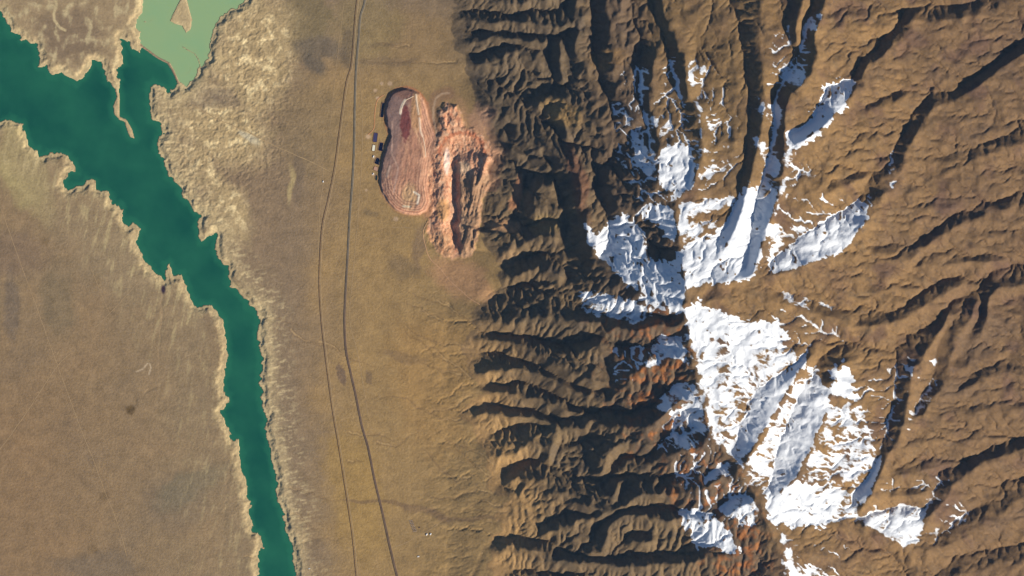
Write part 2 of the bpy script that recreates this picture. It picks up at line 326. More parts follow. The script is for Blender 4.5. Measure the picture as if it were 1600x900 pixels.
def mountain_front(x, y):
    """1 in the mountains, 0 on the plain"""
    f = np.interp(y, [-80,0,60,100,130,170,200,235,270,330,390,420,450,480,500,560,600,650,700,750,800,850,900,980],
                     [712,712,708,722,738,742,756,768,756,750,762,788,782,742,738,728,732,738,752,770,778,765,755,750])
    return x - f + 36 * fbm(x * .7, y * 1.1, 60., 4, 17, .6) * (1 - .6 * sst(100, 160, y) * (1 - sst(330, 420, y))) + 5 * fbm(x, y, 9., 2, 18) + 20 * fbm(x * .3, y, 40., 2, 19) * sst(400, 450, y)

def relax(h0, xs, ys, lines, RF=1.0):
    """membrane through the ridge and valley lines, coarse to fine"""
    H = None
    for lev in (8, 4, 2, 1):
        cx = axis(xs[0], xs[-1], (xs[1] - xs[0]) * lev); cy = axis(ys[0], ys[-1], (ys[1] - ys[0]) * lev)
        X, Y = np.meshgrid(cx, cy); B = envelope(X, Y)
        fx = mountain_front(X, Y)
        W = np.zeros(X.shape); T = np.zeros(X.shape); st = cx[1] - cx[0]
        for kind, a0, a1, pts in lines:
            P = np.array(pts, float); L = np.r_[0, np.cumsum(np.hypot(*np.diff(P, axis=0).T))]
            s = np.arange(0, L[-1], st * .5)
            px = np.interp(s, L, P[:, 0]); py = np.interp(s, L, P[:, 1]); a = a0 + (a1 - a0) * s / L[-1]
            wst = 1 - sst(1000, 1150, px)
            wa = (2.4 + 2.4 * wst) * sst(-30, 60, mountain_front(px, py))
            px, py = px + wa * fbm(px, py, 26., 2, 61), py + wa * fbm(px, py, 26., 2, 62)
            a = a * (1 + (1.1 if kind > 0 else .35) * fbm(px, py, 34., 3, 63 + kind, .6))
            px, py = px + 2.2 * fbm(px, py, 9., 2, 64), py + 2.2 * fbm(px, py, 9., 2, 65)
            h = envelope(px, py) + kind * a * RF * sst(-8, 30, mountain_front(px, py))
            i = np.round((px - cx[0]) / st).astype(int); j = np.round((py - cy[0]) / st).astype(int)
            m = (i >= 0) & (j >= 0) & (i < len(cx)) & (j < len(cy))
            np.add.at(W, (j[m], i[m]), 1); np.add.at(T, (j[m], i[m]), h[m])
        fix = W > 0; tv = np.where(fix, T / np.maximum(W, 1), 0)
        plain = fx < -25; fix = fix | plain; tv = np.where(plain, B, tv)
        H = B.copy() if H is None else bilerp(H, *prev, X, Y)
        lam = .0012 * st * st
        for k in range({8: 120, 4: 70, 2: 40, 1: 24}[lev]):
            H = np.where(fix, tv, H)
            G = np.pad(H, 1, mode='edge')
            H = (G[1:-1, 2:] + G[1:-1, :-2] + G[2:, 1:-1] + G[:-2, 1:-1] + lam * B) / (4 + lam)
        H = np.where(fix, tv, H)
        prev = (cx, cy)
    return H

def erode(H, act, dx, iters=14, K=.02, m=.45, rain=None, talus=.75, Ac=0.):
    ny, nx = H.shape; N = H.size
    idx = np.arange(N).reshape(ny, nx)
    off = [(-1,-1,1.4142),(-1,0,1.),(-1,1,1.4142),(0,-1,1.),(0,1,1.),(1,-1,1.4142),(1,0,1.),(1,1,1.4142)]
    import heapq
    def fill(H):
        h = H.ravel().tolist(); out = [None] * N; heap = []
        seen = bytearray(N)
        bd = np.zeros((ny, nx), bool); bd[0] = bd[-1] = bd[:, 0] = bd[:, -1] = True
        bd |= ~act
        for i in idx[bd].tolist():
            seen[i] = 1; out[i] = h[i]
            heap.append((h[i], i))
        heapq.heapify(heap)
        nb = (-nx - 1, -nx, -nx + 1, -1, 1, nx - 1, nx, nx + 1)
        pop = heapq.heappop; push = heapq.heappush
        while heap:
            e, i = pop(heap)
            for o in nb:
                j = i + o
                if 0 <= j < N and not seen[j]:
                    seen[j] = 1
                    v = h[j]
                    if v <= e: v = e + 1e-4
                    out[j] = v; push(heap, (v, j))
        return np.array(out).reshape(ny, nx)
    H = fill(H)
    for it in range(iters):
        G = np.pad(H, 1, constant_values=1e9)
        best = np.zeros((ny, nx)); rec = idx.copy(); dist = np.ones((ny, nx))
        for dy, dx_, d in off:
            s = (H - G[1 + dy:ny + 1 + dy, 1 + dx_:nx + 1 + dx_]) / d
            m_ = s > best
            best = np.where(m_, s, best); rec = np.where(m_, idx + dy * nx + dx_, rec); dist = np.where(m_, d, dist)
        rec = np.where(act, rec, idx).ravel()
        # depth of each node in its drainage tree by pointer jumping
        dep = (rec != np.arange(N)).astype(np.int32); p = rec.copy()
        while True:
            nd = dep + dep[p]; np_ = p[p]
            if np.array_equal(np_, p): break
            dep = nd; p = np_
        order = np.argsort(dep, kind='stable'); ds = dep[order]
        cuts = np.searchsorted(ds, np.arange(ds[-1] + 2))
        A = (np.ones(N) if rain is None else rain.ravel().copy())
        for l in range(ds[-1], 0, -1):
            n = order[cuts[l]:cuts[l + 1]]
            np.add.at(A, rec[n], A[n])
        c = K * np.maximum(A * dx * dx - Ac, 0) ** m / (dist.ravel() * dx)
        h = H.ravel().copy()
        for l in range(1, ds[-1] + 1):
            n = order[cuts[l]:cuts[l + 1]]
            h[n] = (h[n] + c[n] * h[rec[n]]) / (1 + c[n])
        H2 = h.reshape(ny, nx)
        # creep and slope limit
        for k in range(2):
            G = np.pad(H2, 1, mode='edge'); d = np.zeros_like(H2)
            for dy, dx_, dd in off:
                q = G[1 + dy:ny + 1 + dy, 1 + dx_:nx + 1 + dx_] - H2
                ex = np.abs(q) - talus * dd * dx
                d += np.where(ex > 0, np.sign(q) * ex * .10, 0) + q * .004 / dd
            H2 = H2 + np.where(act, d, 0)
        H = np.where(act, H2, H)
        if it in (4, 9): H = np.where(act, fill(H), H)
    return H, A.reshape(ny, nx)

def blur(A, n=1):
    for _ in range(n):
        G = np.pad(A, 1, mode='edge')
        A = (G[1:-1, 1:-1] * 4 + 2 * (G[1:-1, 2:] + G[1:-1, :-2] + G[2:, 1:-1] + G[:-2, 1:-1])
             + G[2:, 2:] + G[2:, :-2] + G[:-2, 2:] + G[:-2, :-2]) / 16
    return A

def westness(X, Y):
    """1 west of the main divide, 0 on the long eastern slopes"""
    c = np.interp(Y, [-80, 0, 300, 450, 650, 800, 980], [1000, 1010, 1030, 1065, 1100, 1190, 1230])
    return 1 - sst(-30, 50, X - c)

def build_relief():
    xs = axis(GX0, GX1, STEP); ys = axis(GY0, GY1, STEP); X, Y = np.meshgrid(xs, ys)
    H = relax(None, xs, ys, LINES, 1.08)
    mf = mountain_front(X, Y)
    am = sst(-2, 26, mf); w = westness(X, Y)
    wq = w * sst(0, 40, mf) * (1 - .75 * np.exp(-((X - (1000 + .1 * Y)) / 60) ** 2))
    B0 = envelope(X, Y)
    Hw = bilerp(H - B0, xs, ys, X + 3.5 * fbm(X, Y, 22, 2, 601), Y + 3.5 * fbm(X, Y, 22, 2, 602))
    H = H * (1 - wq) + (B0 + 1.05 * Hw) * wq
    wx, wy = warped(X, Y, 9, 40, 5)
    n1 = fbm(wx, wy, 46, 3, 3, .55)
    n2 = fbm(wx + 4 * noise(X / 12, Y / 12, 8), wy + 4 * noise(X / 12, Y / 12, 18), 25, 3, 9, .6, ridged=True)
    n3 = fbm(wx * 1.7, wy * .6, 22, 2, 31, .5, ridged=True)      # spurs that run across the long ridges
    n4 = fbm(wx * .55 + wy * .5, wy * 1.3 - wx * .5, 44, 4, 41, .55, ridged=True)   # long folds running down the eastern slopes
    H = H + am * (w * (3.0 * n1 + 3.2 * n2 + 3.4 * n3 * sst(740, 800, X)) + (1 - w) * (4.0 * n1 + 2.7 * n2 + 3.4 * n4 * sst(1230, 1330, X) + 1.6 * n4))
    fz = sst(600, 690, X) * sst(430, 520, Y) * (1 - sst(0, 20, mf))            # dissected fans below the range
    H += fz * (1.6 * fbm(X, Y, 45, 4, 44, .6) + .03 * (X - 650).clip(0))
    H += (.15 + .25 * w) * _hash(np.round(X * 7).astype(np.int64), np.round(Y * 7).astype(np.int64), 5) * np.maximum(sst(-10, 10, mf), fz)
    act = (mf > -4) | (fz > .02)
    Kf = (.034 + .006 * w) * sst(-10, 30, mf) + .012 * fz + .0002
    Ac = 24. + 26 * (1 - w) + 30 * fz
    H, A = erode(H, act, STEP, iters=18, K=Kf.ravel(), m=.46, talus=.95, Ac=Ac.ravel())
    B = blur(H, 1); k = .2 * w + .22 * (1 - w); H = H * (1 - k) + B * k
    t = np.maximum(sst(-8, 10, mf), fz); H = blur(H, 6) * (1 - t) + H * t
    return xs, ys, X, Y, H, A

# ---------------------------------------------------------------- the mine
DUMP = [(601,171),(603.5,159),(609.5,147),(620,139.5),(635,137),(645.5,140),(656,147),(663,157),(668,172),(672,190),(679,208),(683,222),(677,240),(672,262),(669,285),(671,303),(673,315),(665,331),(655,336),(644,336),(630,334),(617,328),(605,315),(596,300),(592,277),(595,260),(597,247),(602,231),(608,213),(607,205),(603,192)]
PIT = [(684,222),(689,208),(688,190),(690,172),(697,163),(712,166),(718,180),(726,202),(740,203),(755,215),(767,233),(769,250),(758,262),(764,285),(752,310),(748,340),(745,362),(741,385),(735,397),(720,400),(705,402),(690,396),(676,378),(668,362),(672,345),(675,325),(673,312),(671,300),(670,285),(673,262),(678,240)]
PITLINE = [(712,238),(709,252),(712,268),(712,285),(713,300),(711,315),(714,330),(712,343),(707,353),(712,366),(714,380),(718,392)]

SCARPS = [ # drop in photo px, reach behind the lip, points ordered so that the high side is on the right-hand (east/south) side
 (2.2, 10, [(739,262),(738,280),(735,300),(737,318)]),
 (3.0, 9, [(759,240),(752,262),(747,285)]),
 (3.0, 12, [(730,352),(728,365),(724,378),(719,392)]),
 (2.6, 25, [(742,357),(739,372),(736,390)]),
 (2.5, 25, [(820,368),(800,353),(780,351),(762,358),(742,358)]),
 (2.0, 12, [(812,362),(795,362),(780,368),(772,378)]),
 (2.2, 8, [(753,268),(747,280),(741,292)]),
 (1.6, 7, [(716,196),(708,176),(700,166),(692,174)]),
 (1.8, 6, [(704,208),(698,196),(697,182)]),
]
CHAN = [ # depth, width, points: gullies on the fan and on the shore terraces
 (1.0, 2.5, [(735,590),(700,562),(680,558),(660,535),(640,525),(622,500)]),
 (.8, 2.2, [(735,545),(710,535),(695,540),(675,532),(650,525),(635,508),(622,500)]),
 (.7, 2.2, [(700,565),(680,545),(662,540)]),
 (.9, 2.2, [(720,585),(690,580),(665,570),(650,562)]),
 (1.0, 2.5, [(735,620),(712,632),(700,640),(670,645),(650,635),(635,622),(605,620),(575,622)]),
 (.8, 2, [(720,655),(695,655),(670,645)]),
 (.7, 2, [(690,500),(670,492),(655,480),(620,470)]),
 (.7, 2, [(700,480),(680,470),(655,465),(630,455)]),
 (1.0, 2.5, [(775,725),(740,705),(710,695),(690,680),(680,672)]),
 (.9, 2.2, [(765,745),(735,720),(712,700)]),
 (.9, 2.2, [(735,745),(712,750),(690,738),(670,712),(655,695)]),
 (1.2, 3, [(775,770),(745,765),(725,772),(705,780),(680,778),(655,770)]),
 (1.0, 2.5, [(780,790),(750,782),(730,795),(712,802)]),
 (.8, 2.2, [(790,800),(760,800),(735,790)]),
 (.7, 2, [(780,815),(760,815),(740,800)]),
 (1.0, 3, [(712,96),(690,97),(660,96),(620,97),(580,95)]),
 (.8, 2.5, [(640,72),(610,70),(585,66)]),
 (1.0, 3, [(700,475),(715,490),(730,500),(750,512)]),
 (1.5, 5, [(800,838),(775,845),(760,855),(748,880),(735,905),(720,960)]),
 (.8, 3, [(400,490),(415,498),(440,500),(465,508),(485,520)]),
 (.6, 2, [(455,515),(470,530),(500,540),(540,545)]),
 (.5, 2, [(500,535),(520,540),(545,560),(590,575)]),
 (.9, 3, [(430,756),(460,765),(485,770),(500,780),(540,783)]),
 (.9, 3, [(440,800),(465,805),(485,825),(520,832)]),
 (.9, 3, [(455,855),(480,845),(510,842),(530,845)]),
 (.6, 2, [(545,675),(565,680),(590,680),(620,690)]),
 (.5, 2, [(545,720),(570,722)]),
 (.6, 2, [(590,690),(620,700),(640,680),(655,675)]),
 (.6, 2.5, [(253,460),(252,500),(250,540),(248,600),(246,650)]),
 (.5, 2, [(250,600),(235,610),(215,620),(210,635),(180,655),(160,670)]),
 (.6, 3, [(400,872),(380,868),(350,870),(320,868)]),
 (.6, 3, [(350,655),(325,655),(310,650),(295,665)]),
 (.7, 2.5, [(372,700),(365,712),(357,740),(352,790),(350,850)]),
]
RIMROADS = [[(747,474),(720,455),(700,435),(682,415),(668,398),(664,380),(662,360)],[(603,190),(598,200),(592,205)]]

def smoothmin0(d, w): return np.clip(d / w, 0, 1)

def terrace(h, step, k=.8):
    t = h / step; f = np.floor(t); r = t - f
    return (f + r * (1 - k) + k * sst(.55, 1.0, r)) * step

def side(X, Y, pts, rad):
    """signed distance to a polyline: + on its left-hand side when seen from above with y down"""
    xs = X[0]; ys = Y[:, 0]; D = np.full(X.shape, float(rad)); Sg = np.zeros(X.shape)
    for (ax, ay), (bx, by) in zip(pts[:-1], pts[1:]):
        L = np.hypot(bx - ax, by - ay)
        i0, i1 = np.searchsorted(xs, [min(ax, bx) - rad, max(ax, bx) + rad]); j0, j1 = np.searchsorted(ys, [min(ay, by) - rad, max(ay, by) + rad])
        if i1 <= i0 or j1 <= j0: continue
        x = X[j0:j1, i0:i1]; y = Y[j0:j1, i0:i1]
        tt = ((x - ax) * (bx - ax) + (y - ay) * (by - ay)) / L / L; t = np.clip(tt, 0, 1)
        d = np.hypot(x - ax - t * (bx - ax), y - ay - t * (by - ay)) * (1 + 1e-4 * np.abs(tt - t))
        sg = np.sign((bx - ax) * (y - ay) - (by - ay) * (x - ax))
        m = d < D[j0:j1, i0:i1]
        D[j0:j1, i0:i1][m] = d[m]; Sg[j0:j1, i0:i1][m] = sg[m]
    return D * Sg

def shape_mine(X, Y, H):
    wx, wy = warped(X, Y, 2.2, 12, 71)
    # waste dump: a raised, benched platform
    d = sdf(X, Y, DUMP, 40, wx, wy)
    flat = 8 + .035 * (X - 640)
    m = sst(-6, 6, d)
    top = 2.8 * sst(0, 3.0, d) * (1 - .8 * sst(652, 668, X - .1 * (Y - 200)) * sst(165, 200, Y)) + .1 * sst(0, 3.0, d) + .9 * sst(5, 7, d) * sst(250, 300, Y) + .7 * sst(10, 12, d) * sst(220, 280, Y) + .6 * sst(0, 30, X - 628)
    rib = (.3 + .4 * sst(625, 650, X + .12 * (Y - 200))) * fbm(wx * 1.8 + wy * .2, wy * .32, 13, 3, 77, ridged=True) + .45 * fbm(X, Y, 14, 3, 78, ridged=True)
    south = np.exp(-(((X - 636) / 26) ** 2 + ((Y - 305) / 30) ** 2))
    H = H * (1 - m) + m * (flat) + np.where(d > 0, top + rib * sst(3, 8, d), 0)
    r = np.hypot((X - 638) / .62, (Y - 300)) ; H += south * .3 * np.sin(r * .8 + 3 * noise(X / 9, Y / 9, 79)) - 1.2 * south
    hr, _ = seg_dist(X, Y, [(649,150),(652,165),(655,185),(660,205),(664,222),(663,245)], 8)
    H += np.where(hr < 8, .9 * (1 - hr / 8), 0)
    # the open pit cut into the foot of the mountain
    p = sdf(X, Y, PIT, 60, X + 2.2 * (wx - X), Y + 2.2 * (wy - Y))
    pd, _ = seg_dist(X, Y, PITLINE, 60)
    ps = side(X, Y, PITLINE, 60)
    east = ps < 0
    base = 11.2 + np.clip(X - 690, 0, 90) * .09
    yy = sst(235, 262, Y) * (1 - sst(380, 398, Y))
    pw = pd + 3.0 * fbm(X, Y, 12, 3, 83) * sst(0, 5, pd)
    prof = np.where(east, -5.5 + 9.0 * sst(0, 8, pw) + 2.5 * sst(13, 26, pw), -5.5 + 8.5 * sst(0, 20, pw) - 5.0 * sst(20, 38, pw))
    bowl = 4.5 * sst(6, 30, np.hypot((X - 722) / 1.25, (Y - 232))) - 3.0
    q = np.where(yy > 0, prof * yy + bowl * (1 - yy), bowl)
    q = q * (1 + .45 * fbm(X, Y, 26, 2, 85)) + 1.7 * fbm(wx * 1.5, wy * .8, 13, 3, 81, ridged=True)
    hp = base + q
    hp = terrace(hp, 1.15, .75)
    m = sst(-5 - 7 * (1 - sst(672, 700, X)), 3, p)
    H = H * (1 - m) + hp * m
    fing = np.exp(-(((X - 742) / 24) ** 2 + ((Y - 312) / 34) ** 2))
    H += fing * 2.0 * fbm(X * 1.0 + Y * .22, Y * .22, 6.5, 2, 91, ridged=True)
    for dep, reach, pts in SCARPS:
        s = -side(X, Y, pts, reach * 1.6); a = np.abs(s)
        dd, ss = seg_dist(X, Y, pts, reach * 1.6)
        L = ss.max(); e = sst(0, 4, ss) * (1 - sst(L - 4, L, ss))
        H += np.where((s > 0) & (dd < reach * 1.6), dep * sst(0, 2.2, a) * (1 - sst(reach * .4, reach * 1.5, a)) * e, 0)
    return H

# ---------------------------------------------------------------- surface
def lin(r, g, b):
    c = np.array([r, g, b], float) / 255
    return np.where(c <= .04045, c / 12.92, ((c + .055) / 1.055) ** 2.4)

SNOW = [ # thin dustings first
 (.35, 10, [(960,110),(1010,100),(1060,80),(1110,90),(1160,180),(1160,260),(1110,300),(1060,320),(1000,330),(975,280),(955,200)]),
 (.30, 10, [(1190,60),(1250,20),(1285,60),(1250,150),(1230,230),(1215,300),(1180,300),(1180,180)]),
 (.40, 10, [(1060,595),(1110,690),(1140,730),(1185,790),(1150,830),(1080,790),(1020,690),(1030,620)]),
 (.40, 12, [(1225,240),(1260,240),(1290,300),(1330,310),(1240,380),(1205,400)]),
 (.32, 10, [(1200,455),(1300,470),(1330,530),(1240,560),(1190,545)]),
 (.26, 10, [(1395,560),(1470,540),(1480,600),(1440,650),(1410,700),(1370,740),(1340,690),(1330,600)]),
 (.30, 10, [(1340,740),(1480,740),(1530,800),(1470,850),(1400,860),(1330,830)]),
 (.33, 10, [(1225,840),(1330,850),(1330,905),(1240,905)]), # cover, edge softness, polygon
 (1.0, 3, [(1060,397),(1075,380),(1120,362),(1148,330),(1163,292),(1178,296),(1192,330),(1202,350),(1192,385),(1174,432),(1140,440),(1100,442),(1072,452),(1064,420)]),
 (.75, 3, [(1059,322),(1100,312),(1150,304),(1146,320),(1100,332),(1066,340),(1075,350),(1120,345),(1110,358),(1075,376),(1060,385)]),
 (1.0, 4, [(1031,238),(1045,228),(1060,226),(1075,228),(1083,250),(1082,282),(1070,300),(1057,314),(1040,302),(1030,280)]),
 (.7, 3, [(1086,285),(1090,235),(1100,232),(1096,260),(1092,275),(1080,296),(1066,308)]),
 (.7, 3, [(1105,262),(1130,250),(1160,240),(1140,262),(1110,280),(1100,290)]),
 (.7, 3, [(990,225),(1008,232),(1025,236),(1028,255),(1015,275),(1000,262),(992,250)]),
 (.55, 4, [(960,232),(975,236),(985,260),(975,265),(965,250)]),
 (1.0, 3, [(998,334),(1012,318),(1030,322),(1052,328),(1055,350),(1051,376),(1038,368),(1022,345)]),
 (.95, 4, [(914,350),(930,372),(946,352),(962,340),(985,342),(1003,372),(1008,398),(1022,410),(1045,410),(1060,402),(1072,450),(1062,490),(1030,480),(1000,468),(985,447),(962,424),(940,402),(922,385)]),
 (.85, 3, [(910,455),(950,463),(990,470),(1015,485),(992,504),(965,495),(940,490),(912,485)]),
 (.85, 2, [(1008,572),(1018,545),(1030,525),(1060,527),(1072,545),(1068,562),(1040,558),(1025,572)]),
 (.45, 3, [(955,545),(1005,542),(1005,575),(985,600),(958,595)]),
 (.7, 3, [(1040,612),(1060,600),(1086,600),(1097,640),(1100,672),(1085,680),(1065,672),(1045,650),(1030,635)]),
 (.7, 3, [(1052,678),(1080,675),(1090,702),(1075,705),(1060,700)]),
 (.6, 3, [(1100,750),(1110,732),(1135,722),(1138,738),(1118,748)]),
 (.72, 3, [(1122,790),(1145,778),(1175,776),(1186,800),(1180,816),(1165,825),(1145,806),(1130,805)]),
 (1.0, 2, [(1062,798),(1082,796),(1110,803),(1122,815),(1140,838),(1157,858),(1151,865),(1135,858),(1115,850),(1092,856),(1083,845),(1080,828),(1068,815)]),
 (.95, 3, [(1226,206),(1245,200),(1262,192),(1278,168),(1284,138),(1295,130),(1320,129),(1333,127),(1330,150),(1312,172),(1296,190),(1275,213),(1245,232),(1226,230)]),
 (.97, 2, [(1201,412),(1235,385),(1285,347),(1325,325),(1343,316),(1358,322),(1350,347),(1332,370),(1320,388),(1292,402),(1262,410),(1235,420),(1205,428)]),
 (.6, 3, [(1358,300),(1366,322),(1350,355),(1340,348),(1350,320)]),
 (.5, 2, [(1388,232),(1394,230),(1396,270),(1405,295),(1392,298),(1388,265)]),
 (.66, 4, [(1226,232),(1245,228),(1240,260),(1226,300),(1212,340),(1205,352),(1212,310),(1222,268)]),
 (.66, 4, [(1203,345),(1240,352),(1262,358),(1225,385),(1204,408),(1195,395)]),
 (1.0, 4, [(1068,486),(1090,472),(1110,488),(1150,495),(1162,512),(1120,528),(1088,532),(1076,520)]),
 (1.0, 4, [(1120,530),(1150,515),(1172,505),(1210,507),(1232,525),(1225,540),(1190,548),(1135,548)]),
 (.78, 8, [(1075,520),(1135,525),(1190,545),(1240,548),(1250,560),(1215,586),(1180,612),(1160,650),(1148,700),(1160,725),(1190,740),(1196,772),(1180,768),(1150,728),(1112,680),(1100,650),(1090,600),(1078,560)]),
 (1.0, 3, [(1256,558),(1240,572),(1215,587),(1182,614),(1165,645),(1150,690),(1158,712),(1178,695),(1196,665),(1222,620),(1248,582),(1258,568)]),
 (.88, 4, [(1165,722),(1190,690),(1215,650),(1240,600),(1262,570),(1270,576),(1252,612),(1225,672),(1212,705),(1202,745),(1190,745)]),
 (1.0, 2, [(1274,575),(1264,592),(1254,612),(1240,638),(1226,674),(1214,705),(1204,745),(1200,765),(1216,768),(1242,745),(1262,702),(1278,668),(1291,636),(1290,610),(1283,600),(1278,585)]),
 (.98, 4, [(1300,575),(1318,565),(1328,585),(1338,622),(1320,625),(1303,615),(1296,630),(1298,600)]),
 (.74, 7, [(1290,640),(1320,628),(1345,630),(1365,690),(1368,730),(1340,760),(1300,758),(1245,752),(1262,710),(1280,672)]),
 (1.0, 5, [(1196,765),(1215,768),(1245,752),(1290,762),(1320,768),(1308,792),(1292,818),(1250,820),(1212,822),(1198,800)]),
 (.95, 3, [(1376,720),(1366,748),(1358,772),(1345,786),(1334,780),(1335,765),(1352,748),(1368,728)]),
 (.72, 6, [(1300,775),(1335,768),(1345,800),(1390,796),(1350,812),(1310,815),(1295,815)]),
 (.88, 3, [(1346,815),(1380,800),(1415,790),(1443,800),(1440,825),(1432,848),(1404,853),(1378,834)]),
 (.85, 4, [(1221,832),(1230,845),(1238,870),(1242,905),(1228,905),(1224,870)]),
 (.68, 5, [(1236,875),(1270,880),(1300,905),(1240,905)]),
 (.5, 3, [(1418,645),(1430,630),(1450,605),(1460,612),(1445,640),(1425,650)]),
 (.55, 2, [(1422,572),(1430,570),(1423,600),(1418,645),(1416,620)]),
 (.5, 2, [(1472,595),(1478,593),(1478,612),(1473,612)]),
 (.66, 3, [(1072,90),(1085,95),(1088,125),(1084,150),(1078,140),(1074,110)]),
 (.66, 3, [(1094,100),(1104,104),(1100,130),(1092,130)]),
 (.64, 3, [(1080,150),(1096,170),(1098,215),(1094,220),(1090,180)]),
 (.64, 3, [(970,170),(990,185),(1002,225),(985,225),(985,205)]),
 (.66, 3, [(1015,170),(1026,180),(1030,200),(1048,190),(1050,205),(1035,218),(1022,215)]),
 (.5, 2, [(1115,180),(1130,188),(1112,206),(1105,205)]),
 (.58, 4, [(1202,95),(1225,88),(1245,100),(1258,115),(1253,150),(1240,148),(1228,128),(1210,112)]),
 (.55, 3, [(1258,35),(1275,20),(1284,25),(1272,50),(1264,50)]),
 (.68, 4, [(1182,150),(1198,160),(1218,170),(1220,195),(1205,200),(1192,185)]),
 (.7, 4, [(1180,215),(1200,225),(1218,262),(1210,280),(1195,262),(1185,240)]),
 (.75, 4, [(1170,285),(1195,280),(1212,300),(1204,342),(1196,350),(1182,320),(1168,330),(1150,350),(1158,315)]),
 (.6, 4, [(1222,452),(1240,462),(1262,478),(1272,492),(1250,485),(1222,470)]),
 (.7, 4, [(1200,520),(1222,530),(1235,550),(1215,560),(1200,545)]),
 (.4, 4, [(1470,825),(1500,800),(1520,800),(1500,830),(1480,840)]),
 (.45, 3, [(1475,745),(1490,748),(1488,762),(1478,762)]),
]

def surface(X, Y, H, w, mf):
    """base colour of the bare ground, and the snow cover 0..1"""
    wx, wy = warped(X, Y, 14, 60, 201)
    f1 = fbm(X, Y, 90, 5, 211); f2 = fbm(wx, wy, 18, 4, 221); f3 = fbm(X, Y, 6, 3, 231)
    C = np.empty(X.shape + (3,)); C[:] = lin(147, 123, 90)
    def mix(m, c):
        m = np.clip(m, 0, 1)[..., None]
        np.copyto(C, C * (1 - m) + np.asarray(c) * m)
    def blob(cx, cy, rx, ry, rot=0, seed=0, k=.35):
        c_, s_ = np.cos(rot), np.sin(rot)
        u = (wx - cx) * c_ + (wy - cy) * s_; v = -(wx - cx) * s_ + (wy - cy) * c_
        return 1 - sst(.55, 1.25, np.hypot(u / rx, v / ry) + k * f2)
    # western plain
    mix(.45 * sst(-.1, .6, f1), lin(162, 132, 94)); mix(.4 * sst(.0, .7, -f1), lin(130, 113, 90))
    mix(.5 * (1 - sst(0, 300, X + .25 * (900 - Y) * 0)) * sst(420, 700, Y), lin(146, 114, 78))
    mix(.75 * blob(32, 250, 38, 75, -.25), lin(186, 168, 112)); mix(.55 * blob(60, 300, 30, 60, -.4), lin(170, 150, 105))
    mix(.5 * blob(15, 400, 60, 40), lin(128, 105, 84)); mix(.55 * blob(170, 400, 110, 55, .7), lin(152, 130, 98))
    mix(.35 * blob(270, 790, 60, 45), lin(122, 106, 86)); mix(.6 * blob(300, 760, 70, 22, -.5), lin(120, 110, 86)); mix(.5 * blob(150, 885, 70, 22), lin(120, 105, 86))
    mix(.5 * blob(90, 470, 30, 60), lin(128, 112, 84)); mix(.55 * blob(15, 480, 12, 60), lin(112, 98, 84))
    for cx, cy, r, k in ((203,641,8,.8),(162,776,8,.35),(144,859,8,.35),(69,376,9,.3),(150,438,8,.25)):
        mix(k * (1 - sst(.6, 1.2, np.hypot(X - cx, Y - cy) / r + .25 * f3)), lin(100, 78, 44))
    # land between the reservoir and the road
    east = sst(-4, 10, X - np.interp(Y, [-80,130,240,330,480,600,700,800,900], [230,232,245,300,400,405,415,440,460]))
    mix(east * .8, lin(143, 120, 92))
    fan = sst(440, 580, X + 40 * f1) * sst(-60, 120, Y - 60)
    mix(fan * .85, lin(168, 136, 86)); mix(fan * .45 * sst(0, .7, f1), lin(188, 150, 92)); mix(fan * .4 * sst(0, .6, -f1), lin(152, 124, 82))
    mix(.7 * sst(0, 60, Y - 470) * blob(680, 560, 75, 160), lin(176, 138, 84)); mix(.6 * blob(555, 770, 45, 120, -.2), lin(172, 138, 78))
    mix(.7 * blob(650, 60, 80, 50), lin(152, 124, 84)); mix(.75 * blob(480, 30, 40, 60), lin(128, 112, 78)); mix(.5 * blob(570, 40, 60, 60), lin(148, 128, 84))
    mix(.5 * blob(480, 200, 60, 90), lin(142, 120, 84))
    pale = np.maximum.reduce([blob(400, 90, 62, 105, .2), blob(340, 190, 95, 55, .7), blob(310, 260, 60, 30, .8), blob(355, 330, 34, 60, -.5)])
    mix(.85 * pale, lin(190, 164, 118)); mix(.9 * pale * sst(.0, .45, f2 + .4 * f3), lin(240, 214, 160)); mix(.5 * pale * sst(.1, .6, -f2), lin(150, 128, 92))
    mix(.7 * blob(320, 150, 30, 26, .3), lin(146, 126, 100)); mix(.6 * blob(355, 150, 24, 14, .5), lin(140, 120, 96))
    mix(.7 * blob(385, 215, 22, 8, .4), lin(205, 192, 160)); mix(.6 * blob(452, 290, 5, 26), lin(200, 176, 120)); mix(.5 * blob(465, 280, 9, 40), lin(122, 104, 84))
    stw = fbm(X * 1.5 + .35 * Y, Y * .28, 11, 4, 261, .6); ste = fbm(X * .5, Y * 1.6 + .3 * X, 9, 4, 262, .6)
    shw = np.interp(Y, [-80,190,300,400,480,600,700,900], [-50,0,165,240,310,350,372,405]) - X        # distance left of the western bank
    lw = sst(-6, 6, shw) * (1 - sst(40, 150, shw + 50 * f1)) * sst(180, 220, Y) * (1 - .55 * sst(480, 560, Y))
    mix(lw * .45, lin(162, 140, 104)); mix(lw * .8 * sst(.0, .45, stw), lin(196, 174, 126)); mix(lw * .4 * sst(.1, .5, -stw), lin(132, 112, 86))
    she = X - np.interp(Y, [-80,130,240,330,480,600,700,800,900], [230,232,245,300,400,405,415,440,460])
    le = sst(-4, 4, she) * (1 - sst(12, 75, she + 30 * f1)) * sst(130, 160, Y)
    mix(le * .4, lin(156, 134, 102)); mix(le * .85 * sst(.0, .4, ste + .3 * f3), lin(216, 192, 144)); mix(le * .5 * sst(.05, .45, -ste), lin(126, 106, 84))
    # the old land north of the reservoir
    nw = (1 - sst(222, 232, X)) * (1 - sst(145, 215, Y + 0 * X))
